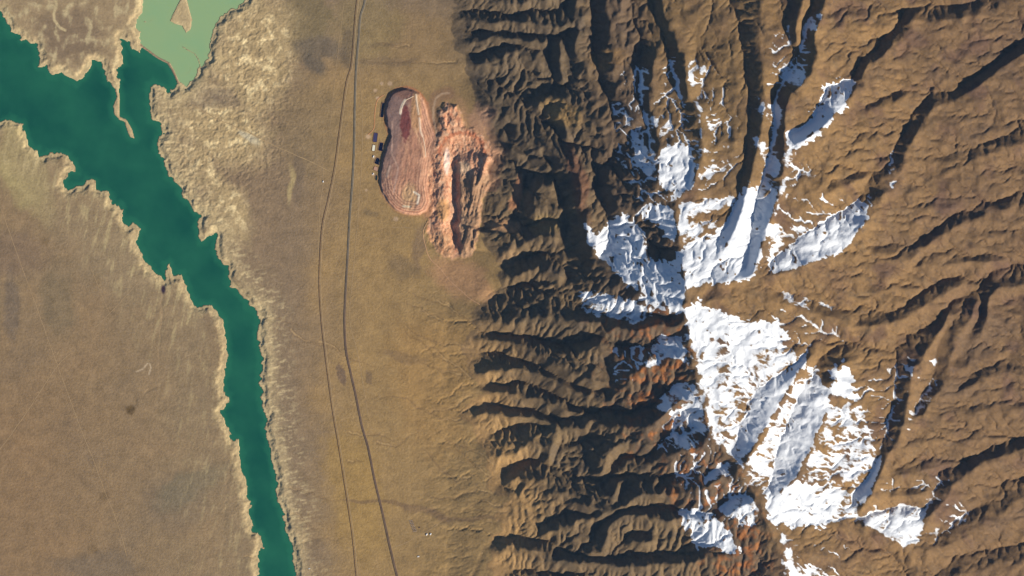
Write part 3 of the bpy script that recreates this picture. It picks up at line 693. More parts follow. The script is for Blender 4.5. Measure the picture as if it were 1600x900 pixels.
    mix(nw * .9, lin(166, 142, 106)); mix(nw * blob(105, 55, 55, 42), lin(142, 120, 92)); mix(nw * .75 * sst(.0, .45, f2 + .4 * stw), lin(200, 180, 136))
    # dark burnt / vegetated smears
    mix(.75 * blob(500, 75, 46, 17, .2), lin(116, 102, 84)); mix(.75 * blob(490, 100, 26, 13, .5), lin(102, 92, 78)); mix(.6 * blob(545, 70, 12, 35), lin(110, 94, 74))
    mix(.5 * blob(600, 96, 60, 6), lin(128, 106, 80)); mix(.4 * blob(600, 72, 30, 5), lin(128, 106, 80))
    for a in ((570,784,40,4,0),(620,787,30,5,.15),(655,798,34,8,.2),(690,808,30,8,.3),(740,812,60,4,.05)):
        mix(.6 * blob(*a[:4], a[4]), lin(128, 102, 74))
    mix(.5 * blob(625, 556, 34, 8, .1), lin(136, 110, 78)); mix(.6 * blob(630, 420, 28, 20, .4), lin(132, 110, 80)); mix(.5 * blob(580, 336, 12, 8), lin(122, 104, 78))
    mix(.75 * (1 - sst(.7, 1.15, np.hypot((X - 533) / 8, (Y - 585 - .9 * (X - 533)) / 15) + .5 * f3)), lin(120, 98, 80))
    mix(.7 * (1 - sst(.8, 1.1, np.maximum(np.abs(X - 576) / 5, np.abs(Y - 590 - .3 * (X - 576)) / 10) + .1 * f3)), lin(132, 108, 80))
    mix(.6 * blob(470, 870, 45, 28), lin(136, 114, 88))
    # shore terraces: pale cut banks
    # mountains
    mt = sst(-2, 3, mf + 5 * f2)
    mix(mt, lin(118, 97, 70)); mix(mt * w * .7 * sst(-.1, .6, f1 + .4 * f2), lin(130, 108, 76)); mix(mt * w * .6 * sst(0, .6, -f1 - .3 * f2), lin(96, 84, 66))
    foot = mt * (1 - sst(20, 110, mf + 30 * f2)) * sst(420, 640, Y)
    mix(mt * w * .55 * (1 - sst(880, 940, X)) * (1 - sst(260, 330, Y)), lin(100, 86, 68))
    mix(mt * w * .5 * sst(.1, .5, fbm(wx, wy, 34, 3, 241)), lin(84, 74, 64))  # dark blotches: shade of the western flank put into the rock colour
    mix(foot * .85, lin(170, 134, 86))
    crest = w * mt * sst(0, 90, X - np.interp(Y, [-80, 200, 450, 650, 850, 980], [880, 880, 900, 930, 1060, 1090]) + 40 * f2)
    mix(crest * .6, lin(98, 79, 64)); mix(crest * sst(455, 500, Y) * .85 * sst(-.05, .4, f1 * .4 + .6 * f2 + .7 * fbm(X, Y, 12, 3, 245)), lin(156, 98, 54)); mix(crest * sst(455, 500, Y) * .5 * sst(.2, .6, f2), lin(170, 112, 56))
    mix(.6 * blob(905, 285, 14, 60, -.25), lin(118, 78, 58)); mix(.8 * blob(808, 300, 6, 22, .3), lin(186, 128, 88))
    mix(.75 * blob(880, 178, 36, 22, .3), lin(168, 134, 84)); mix(.6 * blob(950, 92, 30, 18), lin(152, 118, 74)); mix(.6 * blob(850, 350, 26, 18), lin(150, 124, 80))  # golden patches: sunlit faces put into the rock colour
    eastm = mt * (1 - w)
    mix(eastm, lin(138, 108, 71)); mix(eastm * .55 * sst(0, .6, f1), lin(160, 124, 78)); mix(eastm * .6 * sst(0, .5, -f1 - .2 * f3), lin(112, 86, 66)); mix(eastm * .4 * sst(.05, .5, f2), lin(114, 96, 72))
    mix(eastm * .65 * sst(1300, 1540, X + 60 * f1), lin(112, 88, 64)); mix(eastm * .5 * sst(.1, .5, fbm(X * .8 + .4 * Y, Y, 70, 3, 246)), lin(104, 84, 66))  # tone falls eastwards: fading snow glare put into the rock colour
    mix(eastm * .65 * sst(.05, .5, fbm(wx, wy, 50, 3, 243)) , lin(98, 74, 62)); mix(eastm * .5 * sst(.2, .5, fbm(X, Y, 13, 3, 244)), lin(92, 76, 62))  # larger purple-brown patches: slope shade put into the rock colour
    mix(eastm * .6 * (1 - sst(1150, 1240, X)) * (1 - sst(240, 330, Y)), lin(132, 106, 70))
    C *= (1 + .16 * f3 * (.45 + .55 * mt) + .12 * f2 + .05 * fbm(X * .4, Y * 2.2, 14, 3, 251))[..., None]
    # mine colours
    mx, my = warped(X, Y, 3.5, 14, 301)
    g = fbm(X * 1.6 + Y * .3, Y * .42, 10, 4, 311); g2 = fbm(mx, my, 9, 3, 321)
    d = sdf(X, Y, DUMP, 40, mx, my); dr = sdf(X, Y, DUMP, 40)
    dm = sst(-1, 1, dr)
    ring = sst(-5, -1.5, dr) * (1 - sst(0, 1.5, dr)) * (1 - .7 * sst(150, 260, Y))
    mix(.8 * ring, lin(188, 124, 84))
    gap = (1 - sst(4, 14, np.maximum(-dr, 0))) * (1 - sst(4, 16, -np.minimum(sdf(X, Y, PIT, 40), 0))) * (1 - dm)
    mix(.9 * gap * sst(150, 200, Y), lin(198, 140, 104))
    mix(dm, lin(190, 138, 108)); mix(dm * .85 * sst(-.1, .5, g), lin(210, 158, 124)); mix(dm * .6 * sst(.1, .6, -g), lin(164, 116, 98))
    nwp = dm * np.clip(1 - sst(628, 664, X + .25 * (Y - 150) + 10 * g), 0, 1)
    mix(nwp * .95, lin(136, 110, 100)); mix(nwp * .5 * sst(0, .5, g), lin(120, 98, 92))
    mix(dm * .8 * (1 - sst(155, 165, Y - .5 * (X - 640))) * (1 - sst(-1, 1, X - 650)), lin(138, 100, 84))
    mix(dm * (1 - sst(.8, 1.1, np.hypot((X - 633 - .06 * (Y - 190)) / 8.5, (Y - 192) / 30) + .45 * g2 + .2 * g)), lin(126, 72, 66))
    mix(dm * .7 * (1 - sst(.8, 1.1, np.hypot((X - 650) / 9, (Y - 175) / 34))) * sst(-2, 2, X - 642), lin(208, 158, 108))
    mix(dm * .75 * (1 - sst(.5, 1.1, np.hypot((X - 640) / 16, (Y - 308) / 26) + .3 * g)), lin(204, 166, 120))
    mix(dm * .8 * (sst(2, 3.5, dr) * (1 - sst(5, 7, dr))) * sst(270, 310, Y), lin(200, 134, 100))
    for lv, ww in ((3, .7), (6.5, .6), (10, .7), (14, .6), (18, .7)):
        q = dr + 1.2 * g2 + lv * .05 * g
        mix(dm * .5 * (1 - sst(ww, ww * 2.2, np.abs(q - lv))) * np.clip(sst(235, 290, Y) + .8 * sst(650, 662, X), 0, 1), lin(226, 176, 138))
        mix(dm * .45 * (1 - sst(ww, ww * 2.2, np.abs(q - lv - 1.8))) * np.clip(sst(235, 290, Y) + .8 * sst(650, 662, X), 0, 1), lin(146, 96, 78))
    for pts, wd, c in (([(633,156),(629,163),(626.5,170),(625.5,177)], 1.5, (240,226,200)), ([(650,148),(651,160),(654,178)], 1.5, (236,206,172)), ([(655,185),(657,205),(660,212)], 1.6, (232,196,166)),
                       ([(648,200),(655,218),(661,232),(663,245)], 1.3, (226,176,136)), ([(609,260),(604,275)], 1.6, (196,164,142)), ([(647,300),(655,305),(652,318)], 1.5, (238,222,196)), ([(640,323),(630,322)], 1.4, (226,206,170)),
                       ([(613,190),(612,240),(622,262),(615,300)], 1.2, (186,150,130)), ([(668,160),(674,185),(682,208),(684,230)], 1.6, (206,140,102))):
        dd, _ = seg_dist(X, Y, pts, wd * 2.5); mix(.85 * (1 - sst(wd * .6, wd * 1.6, dd)), lin(*c))
    # pale track that runs in from the north between dump and pit
    halo = 1 - sst(6, 15, seg_dist(X, Y, [(700,145),(682,152),(676,170),(680,195),(684,215)], 18)[0])
    mix(.7 * halo * (1 - dm), lin(146, 112, 84))
    dd, _ = seg_dist(X, Y, [(702,145),(690,146),(681,153),(677,168),(677,185),(681,203),(683,220)], 5); mix(.7 * (1 - sst(.8, 2.2, dd)), lin(188, 158, 128))
    p = sdf(X, Y, PIT, 40, mx, my)
    pm = sst(-5, 2, p + 5 * g2)
    mix(pm, lin(216, 156, 116)); mix(pm * .85 * sst(0, .5, g2), lin(230, 182, 142)); mix(pm * .7 * sst(.05, .5, -g2), lin(206, 130, 96))
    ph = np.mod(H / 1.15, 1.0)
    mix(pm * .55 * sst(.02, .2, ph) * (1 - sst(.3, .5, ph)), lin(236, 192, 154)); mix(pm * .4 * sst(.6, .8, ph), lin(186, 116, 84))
    mix(pm * (1 - sst(.7, 1.2, np.hypot((X - 698) / 5, (Y - 252) / 22) + .2 * g2)), lin(240, 206, 184))
    mix(pm * .7 * (1 - sst(.7, 1.2, np.hypot((X - 722) / 14, (Y - 262) / 10) + .3 * g2)), lin(206, 178, 144))
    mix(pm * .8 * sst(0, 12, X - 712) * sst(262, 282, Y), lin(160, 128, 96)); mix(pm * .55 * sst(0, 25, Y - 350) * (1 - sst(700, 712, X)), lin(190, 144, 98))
    mix(pm * .8 * (1 - sst(.7, 1.2, np.hypot((X - 692) / 11, (Y - 328) / 18))), lin(214, 160, 104))
    rr = np.hypot((X - 722) / 1.05, (Y - 240)); mix(pm * .6 * (1 - sst(1.5, 4, np.abs(rr - 33 + 4 * g2))) * (1 - sst(238, 250, Y)), lin(186, 100, 62))
    out = np.maximum(blob(752, 185, 22, 22), blob(765, 238, 16, 14)); mix(.75 * out * (1 - pm), lin(206, 158, 122)); mix(.45 * (1 - pm) * sst(-26, -4, p + 9 * g2) * sst(690, 730, X) * (Y < 300), lin(204, 150, 112))
    skirt = np.maximum.reduce([blob(715, 432, 48, 34, .6), blob(745, 455, 30, 18, .5), blob(790, 350, 34, 12)]); mix(.85 * skirt * (1 - pm) * (1 - sst(800, 830, X)), lin(186, 142, 100))
    mix(.6 * blob(655, 385, 9, 36, .1) * (1 - pm), lin(132, 108, 84)); mix(.5 * blob(795, 400, 22, 16) * (1 - pm), lin(174, 138, 98))
    for cx, cy, r in ((596,130,3),(609,130,4),(586,141,3),(575,213,4),(618,342,4),(572,297,2.2),(584,245,3),(583,272,3),(590,153,3)):
        mix(.65 * (1 - sst(.5, 1.3, np.hypot(X - cx, Y - cy) / r)), lin(214, 180, 146))
    # snow
    sx, sy = warped(X, Y, 6, 14, 401); sx = sx + 1.6 * fbm(X, Y, 4, 2, 405); sy = sy + 1.6 * fbm(X, Y, 4, 2, 406); sn = np.zeros(X.shape)
    e1 = fbm(X, Y, 8, 3, 411, .5); e2 = fbm(X, Y, 26, 2, 421)
    gy, gx = np.gradient(H, Y[:, 0], X[0]); asp = (gx - (-gy) * -1)   # + where the slope looks up and left in the picture
    asp = gx + gy
    hol = np.clip((blur(H, 8) - H) * 2.2, -1, 1)
    rg = fbm(X * .6 + Y * .2, Y * 1.7 - X * .45, 6.5, 3, 431, .5, ridged=True)
    hol2 = np.clip((blur(H, 16) - H) * 1.1, -1, 1)
    for cov, soft, poly in SNOW:
        x0 = min(p_[0] for p_ in poly) - 14; x1 = max(p_[0] for p_ in poly) + 14; y0 = min(p_[1] for p_ in poly) - 14; y1 = max(p_[1] for p_ in poly) + 14
        i0, i1 = np.searchsorted(X[0], [x0, x1]); j0, j1 = np.searchsorted(Y[:, 0], [y0, y1])
        sl = (slice(j0, j1), slice(i0, i1))
        if (j1 - j0) < 4 or (i1 - i0) < 4: continue
        s = sdf(X[sl], Y[sl], poly, 16, sx[sl], sy[sl])
        k = 1.0 if cov < .9 else 1.2
        v = (cov - .5) * 2.1 + (.55 * k * e1[sl] + 1.1 * e2[sl] + (.38 * hol[sl] - .42 * rg[sl] - .02 if cov < .9 else .55 * hol[sl] - .15 * rg[sl] - .1)) + (.35 * np.clip(asp[sl], -1, 1) if cov < .9 else 0) - 1.7 * (1 - sst(-soft * 1.8 - 2, soft * 1.2, s))
        if cov < .5: v = (cov - .5) * 2 + 1.0 * hol2[sl] + .5 * e1[sl] + 1.0 * e2[sl] + .25 * np.clip(asp[sl], -1, 1) - .54 - 1.5 * (1 - sst(-soft, soft, s))
        sn[sl] = np.maximum(sn[sl], np.where(s > -soft * 1.8 - 2, sst(-.15, .15, v) if cov >= .9 else .93 * sst(-.42, .30, v), 0))
    return C, sn

def fields(X, Y, relief):
    xs, ys, _, _, H0, A = relief
    H = cubic(H0, xs, ys, X, Y)
    mf = mountain_front(X, Y); w = westness(X, Y)
    am = sst(-20, 30, mf)
    H = H + am * .22 * fbm(X, Y, 5, 3, 501, .6) * (.5 + w) 
    fw = sst(600, 700, X) * (1 - am) * sst(380, 480, Y)
    H = H + (1 - am) * (.10 * fbm(X, Y, 30, 4, 511)) + fw * .5 * fbm(*warped(X * .6 + .2 * Y, Y * 1.2, 10, 30, 515), 17, 4, 516, .6, ridged=True)
    H = shape_mine(X, Y, H)
    CHD = np.full(X.shape, 9.)
    for dep, wd, pts in CHAN:
        P = np.array(pts, float); L = np.r_[0, np.cumsum(np.hypot(*np.diff(P, axis=0).T))]; s = np.arange(0, L[-1], 3.)
        px = np.interp(s, L, P[:, 0]); py = np.interp(s, L, P[:, 1])
        px, py = px + 5 * fbm(px, py, 15., 3, 521), py + 5 * fbm(px, py, 15., 3, 522)
        d, ss = seg_dist(X, Y, list(zip(px, py)), wd * 3)
        H = H - np.where(d < wd * 3, .95 * dep * (1 - .75 * ss / L[-1]) * (.7 + .6 * fbm(X, Y, 14, 2, 523)) * np.exp(-(d / wd * 1.2) ** 2), 0)
        CHD = np.minimum(CHD, d + 3.2 * ss / L[-1])
    # water bodies
    cx, cy = warped(X, Y, 6.0, 11, 531)
    dl = sdf(X, Y, LAKE, 40); dl_w = sdf(X, Y, LAKE, 40, cx, cy)
    dg = sdf(X, Y, LAGOON, 40); dg_w = sdf(X, Y, LAGOON, 40, cx, cy)
    cause = np.minimum(seg_dist(X, Y, [(219,70),(245,89),(262,98),(270,111),(278,130),(282,136)], 12)[0], 12)
    near = sst(3, 9, cause)
    dl = dl * (1 - near) + dl_w * near; dg = dg * (1 - near) + dg_w * near
    isl = sdf(X, Y, ISLAND, 12); spit = sdf(X, Y, SPIT, 12)
    dl = np.minimum(dl, -spit); dg = np.minimum(dg, -isl)
    cr = 2.0 - cause; dl = np.minimum(dl, -cr); dg = np.minimum(dg, -cr)
    for pts, r in (([(285,73),(295,79),(303,83),(309,92),(312,102),(308,112),(306,118)], 1.1), ([(224,33),(231,34),(238,30)], .9), ([(290,115),(296,110),(298,105)], .9)):
        dg = np.minimum(dg, seg_dist(X, Y, pts, 10)[0] - r)
    shore = -np.maximum(dl, dg)                    # + on land
    bad = 1 - sst(0, 55, shore)                    # cut-up shore terraces
    eb = sst(0, 8, X - np.interp(Y, [-80,130,240,330,480,600,700,800,900], [200,215,245,300,400,405,415,440,460]))
    br = fbm(cx, cy, 11, 4, 541, .65, ridged=True)
    pal = np.exp(-(((X - 400) / 75) ** 2 + ((Y - 110) / 130) ** 2)) + np.exp(-(((X - 330) / 90) ** 2 + ((Y - 250) / 90) ** 2))
    amp = (.6 * bad * (.5 + .8 * eb) + 1.35 * np.clip(pal, 0, 1)) * (X < 560) * (1 - am)
    H = H + amp * br * sst(0, 6, shore)
    bank = np.clip(sst(-4, 13, shore), 0, 1)
    H = np.where(X < 640, H * bank - 2.6 * (1 - bank) + np.where(shore > 0, .12, 0), H)
    H = np.where((shore < 0) & (X < 500), np.minimum(H, -.05 + .35 * shore.clip(-8, 0)), H)
    H = np.where((isl > -1) & (dg < 0), .12 + .35 * sst(0, 3.5, isl) + .15 * br * sst(1, 4, isl), H)
    land = np.where((X < 500) & (shore > 0), np.maximum(H, .10 + .10 * np.clip(shore, 0, 4)), H); H = land
    C, sn = surface(X, Y, H, w, mf)
    # sandy beds of the washes
    m = (.5 * (1 - sst(.6, 2.2, CHD)) * (1 - am) * (X > 380) * (shore > 2))[..., None]; C = C * (1 - m) + lin(194, 160, 110) * m
    m = (.35 * sst(1.2, 2.2, CHD) * (1 - sst(2.6, 4.5, CHD)) * (1 - am) * (X > 380) * (shore > 2))[..., None]; C = C * (1 - m) + lin(122, 96, 66) * m
    # shore colours: pale cut banks and damp rim
    b2 = np.clip(br, -1, 1)
    m = ((1 - sst(2, 26 + 16 * eb, shore + 12 * b2)) * (X < 520) * sst(0, 1.5, shore) * .7)[..., None]
    C = C * (1 - m) + (lin(212, 188, 138) * (1 + .28 * b2[..., None])) * m
    m = ((1 - sst(.3, 2.6, shore)) * (X < 520) * .3 * (1 - eb) * (cause > 4) * sst(-.3, .4, fbm(X, Y, 25, 2, 551)))[..., None]
    C = C * (1 - m) + lin(112, 84, 62) * m
    bed = (sst(0, 3, -shore) * (X < 520))[..., None]; C = C * (1 - bed) + lin(60, 70, 55) * bed
    dk = (1 - sst(.5, 1.2, np.hypot((X - 254.5) / 4, (Y - 452) / 8)))[..., None]; C = C * (1 - dk) + lin(62, 44, 56) * dk
    for pts, wd, c in (([(86,-5),(87,8),(83,20),(84,31),(92,42),(101,47)], 2.0, (204,182,136)), ([(219,70),(245,89),(262,98),(270,111),(278,130)], 1.2, (150,124,98)), ([(232,585),(235,575),(233,568),(237,548)][:3], 1.0, (196,172,140)), ([(212,581),(222,577),(230,568)], 1.0, (196,172,140))):
        q = (.85 * (1 - sst(wd * .6, wd * 1.4, seg_dist(X, Y, pts, wd * 2.5)[0])))[..., None]; C = C * (1 - q) + lin(*c) * q
    water = dict(lake=dl, lagoon=dg)
    cls = np.zeros(X.shape, np.int8)               # 0 plain 1 mountains 2 snow 3 dump 4 pit 5 island 6 spit
    cls[(mf + 8 * fbm(X, Y, 20, 2, 561)) > 0] = 1
    cls[sn > .5] = 2
    cls[(sdf(X, Y, PIT, 6) > -1)] = 4
    cls[(sdf(X, Y, DUMP, 6) > -.5)] = 3
    cls[(isl > -5) & (dg < 0) & (isl > -5)] = 5
    cls[(spit > -4) & (Y > 140)] = 6
    return H, C, sn, water, cls, w, mf
#TERRAIN END
# ------------------------------------------------------------------ helpers
def tag(o, label=None, cat=None, group=None, kind=None):
    if label: o['label'] = label
    if cat: o['category'] = cat
    if group: o['group'] = group
    if kind: o['kind'] = kind
    return o
def empty(name, x, y, z, rz=0):
    o = bpy.data.objects.new(name, None); SC.collection.objects.link(o)
    o.location = (x, y, z); o.rotation_euler = (0, 0, rz); o.empty_display_size = 30
    return o
def link(name, me, mat, parent=None):
    o = bpy.data.objects.new(name, me); SC.collection.objects.link(o)
    if mat: me.materials.append(mat)
    if parent: o.parent = parent
    return o
def wxy(px, py): return (px - 800) * PX, (450 - py) * PX

def nodes(name):
    m = bpy.data.materials.new(name); m.use_nodes = True
    t = m.node_tree; b = t.nodes['Principled BSDF']; return m, t, b
def noise_node(t, scale, detail=4, rough=.6, vec=None):
    n = t.nodes.new('ShaderNodeTexNoise'); n.inputs['Scale'].default_value = scale
    n.inputs['Detail'].default_value = detail; n.inputs['Roughness'].default_value = rough
    t.links.new(vec, n.inputs['Vector']); return n
def simple(name, col, rough=.9, spec=.2, var=.25, scale=.02, bump=0):
    m, t, b = nodes(name)
    tc = t.nodes.new('ShaderNodeTexCoord'); n = noise_node(t, scale, 5, .6, tc.outputs['Object'])
    mr = t.nodes.new('ShaderNodeMapRange'); mr.inputs[1].default_value = .3; mr.inputs[2].default_value = .7
    mr.inputs[3].default_value = 1 - var; mr.inputs[4].default_value = 1 + var
    t.links.new(n.outputs[0], mr.inputs[0])
    mx = t.nodes.new('ShaderNodeVectorMath'); mx.operation = 'SCALE'; mx.inputs[0].default_value = tuple(col)
    t.links.new(mr.outputs[0], mx.inputs['Scale']); t.links.new(mx.outputs[0], b.inputs['Base Color'])
    b.inputs['Roughness'].default_value = rough; b.inputs['Specular IOR Level'].default_value = spec
    return m
def srgb(r, g, b): return tuple(float(v) for v in lin(r, g, b) * ALB)

def terrain_material():
    m, t, b = nodes('arid_ground_and_snow')
    tc = t.nodes.new('ShaderNodeTexCoord'); pos = tc.outputs['Object']
    at = t.nodes.new('ShaderNodeAttribute'); at.attribute_name = 'ground'
    asn = t.nodes.new('ShaderNodeAttribute'); asn.attribute_name = 'snow'
    n1 = noise_node(t, .018, 6, .65, pos); n2 = noise_node(t, .004, 4, .6, pos)
    ad = t.nodes.new('ShaderNodeMath'); ad.operation = 'ADD'; t.links.new(n1.outputs[0], ad.inputs[0]); t.links.new(n2.outputs[0], ad.inputs[1])
    mr = t.nodes.new('ShaderNodeMapRange'); mr.inputs[1].default_value = .7; mr.inputs[2].default_value = 1.3; mr.inputs[3].default_value = .80; mr.inputs[4].default_value = 1.20
    t.links.new(ad.outputs[0], mr.inputs[0])
    sc = t.nodes.new('ShaderNodeVectorMath'); sc.operation = 'SCALE'; t.links.new(at.outputs['Color'], sc.inputs[0]); t.links.new(mr.outputs[0], sc.inputs['Scale'])
    # snow edge: the cover attribute is broken up by fine noise
    sa = t.nodes.new('ShaderNodeMath'); sa.operation = 'MULTIPLY_ADD'; t.links.new(n1.outputs[0], sa.inputs[0]); sa.inputs[1].default_value = .6; sa.inputs[2].default_value = -.3
    s2 = t.nodes.new('ShaderNodeMath'); s2.operation = 'ADD'; t.links.new(sa.outputs[0], s2.inputs[0]); t.links.new(asn.outputs['Fac'], s2.inputs[1])
    sm = t.nodes.new('ShaderNodeMapRange'); sm.inputs[1].default_value = .18; sm.inputs[2].default_value = .88; t.links.new(s2.outputs[0], sm.inputs[0])
    mx = t.nodes.new('ShaderNodeMix'); mx.data_type = 'RGBA'
    t.links.new(sm.outputs[0], mx.inputs['Factor']); t.links.new(sc.outputs[0], mx.inputs[6]); mx.inputs[7].default_value = (.86, .87, .88, 1)
    t.links.new(mx.outputs[2], b.inputs['Base Color'])
    b.inputs['Roughness'].default_value = .95; b.inputs['Specular IOR Level'].default_value = .12
    bp = t.nodes.new('ShaderNodeBump'); bp.inputs['Strength'].default_value = .8; bp.inputs['Distance'].default_value = 14
    t.links.new(n1.outputs[0], bp.inputs['Height']); t.links.new(bp.outputs[0], b.inputs['Normal'])
    return m
M_TERR = terrain_material()

# ------------------------------------------------------------------ relief
relief = build_relief()
GS = 1.28
out = 30 * 1.33 ** np.arange(1, 22)
ax_ = np.r_[(GX0 - out)[::-1], axis(GX0, GX1, GS), GX1 + out]
ay_ = np.r_[(GY0 - out)[::-1], axis(GY0, GY1, GS), GY1 + out]
ix0 = len(out); ix1 = len(ax_) - len(out); iy1 = len(ay_) - len(out)
gxi = ax_[ix0:ix1]; gyi = ay_[ix0:iy1]
X, Y = np.meshgrid(gxi, gyi)
Hi, Ci, Si, WT, CLi, Wi, MFi = fields(X, Y, relief)
XX, YY = np.meshgrid(ax_, ay_)
pad = ((ix0, len(ay_) - iy1), (ix0, len(ax_) - ix1))
def ext(A, **k): return np.pad(A, pad + ((0, 0),) * (A.ndim - 2), mode='edge')
H = ext(Hi); C = ext(Ci); SN = ext(Si); CL = ext(CLi)
od = np.maximum.reduce([GX0 - XX, XX - GX1, GY0 - YY, YY - GY1, np.zeros_like(XX)])
fo = 1 - np.exp(-od / 500)
mo = sst(800, 1400, XX)
far = 6 + mo * (30 + 16 * fbm(XX, YY, 900, 4, 901, ridged=True)) * np.exp(-od / 9000)
H = np.where(od > 0, H * (1 - fo) + far * fo, H)
SN = np.where(od > 0, 0, SN); CL = np.where((od > 0) & (CL > 1), 1, CL).astype(np.int8)
ny, nx = H.shape
P = np.stack([(XX - 800) * PX, (450 - YY) * PX, H * PX], -1)
gy_ = np.gradient(H, ay_, axis=0); gx_ = np.gradient(H, ax_, axis=1)
Nn = np.stack([-gx_, gy_, np.ones_like(H)], -1); Nn /= np.linalg.norm(Nn, axis=-1, keepdims=True)
def ground_z(px, py): return bilerp(Hi, gxi, gyi, np.asarray(px, float), np.asarray(py, float)) * PX

# finer classes inside the mine
ps = side(X, Y, PITLINE, 60)
CLi = CLi.copy()
CLi[(CLi == 4) & (ps < 0) & (Y > 240) & (Y < 392)] = 8
CLi[(CLi == 3) & (np.hypot((X - 633 - .06 * (Y - 190)) / 8.5, (Y - 192) / 30) + .3 * fbm(X, Y, 9, 3, 321) < .98)] = 7
CL[ix0:iy1, ix0:ix1] = CLi
fc = CL[:-1, :-1].copy()
vid = np.arange(ny * nx).reshape(ny, nx)
quad = np.stack([vid[:-1, :-1], vid[1:, :-1], vid[1:, 1:], vid[:-1, 1:]], -1)

def grid_piece(name, mask, mat, parent=None, attrs=True, P=P, origin=(0, 0, 0)):
    q = quad[mask]
    used, inv = np.unique(q.ravel(), return_inverse=True)
    me = bpy.data.meshes.new(name); nf = len(q)
    me.vertices.add(len(used)); me.vertices.foreach_set('co', (P.reshape(-1, 3)[used] - np.array(origin)).astype(np.float32).ravel())
    me.loops.add(nf * 4); me.loops.foreach_set('vertex_index', inv.astype(np.int32).ravel())
    me.polygons.add(nf); me.polygons.foreach_set('loop_start', np.arange(0, nf * 4, 4, dtype=np.int32))
    me.update(calc_edges=True)
    me.polygons.foreach_set('use_smooth', np.ones(nf, bool))
    if attrs:
        a = me.attributes.new('ground', 'FLOAT_COLOR', 'POINT')
        c = np.ones((len(used), 4), np.float32); c[:, :3] = np.clip(C.reshape(-1, 3)[used] * ALB, 0, .9); a.data.foreach_set('color', c.ravel())
        a = me.attributes.new('snow', 'FLOAT', 'POINT'); a.data.foreach_set('value', SN.ravel()[used].astype(np.float32))
        me.normals_split_custom_set_from_vertices(Nn.reshape(-1, 3)[used])
    return link(name, me, mat, parent)

tag(grid_piece('ground', fc == 0, M_TERR), kind='structure')
tag(grid_piece('mountains', fc == 1, M_TERR), kind='structure')
tag(grid_piece('snow', fc == 2, M_TERR), 'white snow lying on the high ridges and in the shaded gullies', 'snow', kind='stuff')
tag(grid_piece('island', fc == 5, M_TERR), kind='structure')
tag(grid_piece('sand_spit', fc == 6, M_TERR), kind='structure')
dx_, dy_ = wxy(637, 240); dz_ = float(ground_z(637, 240)); dump = empty('mine_waste_dump', dx_, dy_, dz_)
tag(dump, 'long purple and pink terraced mine waste dump standing on the plain beside the black ponds', 'mine dump')
grid_piece('terraced_platform', fc == 3, M_TERR, dump, origin=(dx_, dy_, dz_))
tag(grid_piece('ore_bed', fc == 7, M_TERR, dump, origin=(dx_, dy_, dz_)), 'dark maroon ore bed')
px_, py_ = wxy(712, 300); pz_ = float(ground_z(712, 300)); pit = empty('open_pit_mine', px_, py_, pz_)
tag(pit, 'orange open pit mine with stepped benches cut into the foot of the mountains', 'open pit mine')
grid_piece('pit_benches', fc == 4, M_TERR, pit, origin=(px_, py_, pz_))
tag(grid_piece('highwall', fc == 8, M_TERR, pit, origin=(px_, py_, pz_)), 'steep shaded highwall of brown rock')

# ------------------------------------------------------------------ water
def water_material(name, deep, shallow, depth):
    m, t, b = nodes(name)
    at = t.nodes.new('ShaderNodeAttribute'); at.attribute_name = 'offshore'
    tc = t.nodes.new('ShaderNodeTexCoord'); n = noise_node(t, .0009, 4, .55, tc.outputs['Object'])
    a = t.nodes.new('ShaderNodeMath'); a.operation = 'MULTIPLY_ADD'; a.inputs[1].default_value = depth * 1.1; a.inputs[2].default_value = -depth * .55
    t.links.new(n.outputs[0], a.inputs[0])
    s = t.nodes.new('ShaderNodeMath'); s.operation = 'ADD'; t.links.new(a.outputs[0], s.inputs[0]); t.links.new(at.outputs['Fac'], s.inputs[1])
    mr = t.nodes.new('ShaderNodeMapRange'); mr.inputs[2].default_value = depth; mr.interpolation_type = 'SMOOTHSTEP'; t.links.new(s.outputs[0], mr.inputs[0])
    mx = t.nodes.new('ShaderNodeMix'); mx.data_type = 'RGBA'; t.links.new(mr.outputs[0], mx.inputs['Factor'])
    mx.inputs[6].default_value = shallow + (1,); mx.inputs[7].default_value = deep + (1,)
    t.links.new(mx.outputs[2], b.inputs['Base Color'])
    b.inputs['Roughness'].default_value = .25; b.inputs['IOR'].default_value = 1.33
    n2 = noise_node(t, .03, 3, .6, tc.outputs['Object']); bp = t.nodes.new('ShaderNodeBump'); bp.inputs['Strength'].default_value = .15; bp.inputs['Distance'].default_value = 1
    t.links.new(n2.outputs[0], bp.inputs['Height']); t.links.new(bp.outputs[0], b.inputs['Normal'])
    return m
PW = P.copy()
for nm, key, other, mat, z in (('lake', 'lake', 'lagoon', water_material('reservoir_water', srgb(0, 70, 60), srgb(38, 108, 80), 22), 0.0),
                            ('lagoon', 'lagoon', 'lake', water_material('silty_water', srgb(124, 176, 132), srgb(150, 178, 126), 40), 1.0)):
    PW[..., 2] = z
    dA = np.full(H.shape, -99.); dA[ix0:iy1, ix0:ix1] = WT[key]; dB = np.full(H.shape, -99.); dB[ix0:iy1, ix0:ix1] = WT[other]
    mk = ((dA > -5) & (dA >= dB))[:-1, :-1]; mk &= (XX[:-1, :-1] < 520) & (od[:-1, :-1] <= 0) & (H[:-1, :-1] < 1.2)
    o = grid_piece(nm, mk, mat, attrs=False, P=PW); tag(o, kind='structure')
    q = quad[mk]; used = np.unique(q.ravel()); a = o.data.attributes.new('offshore', 'FLOAT', 'POINT')
    a.data.foreach_set('value', np.clip(dA.ravel()[used], 0, 60).astype(np.float32))

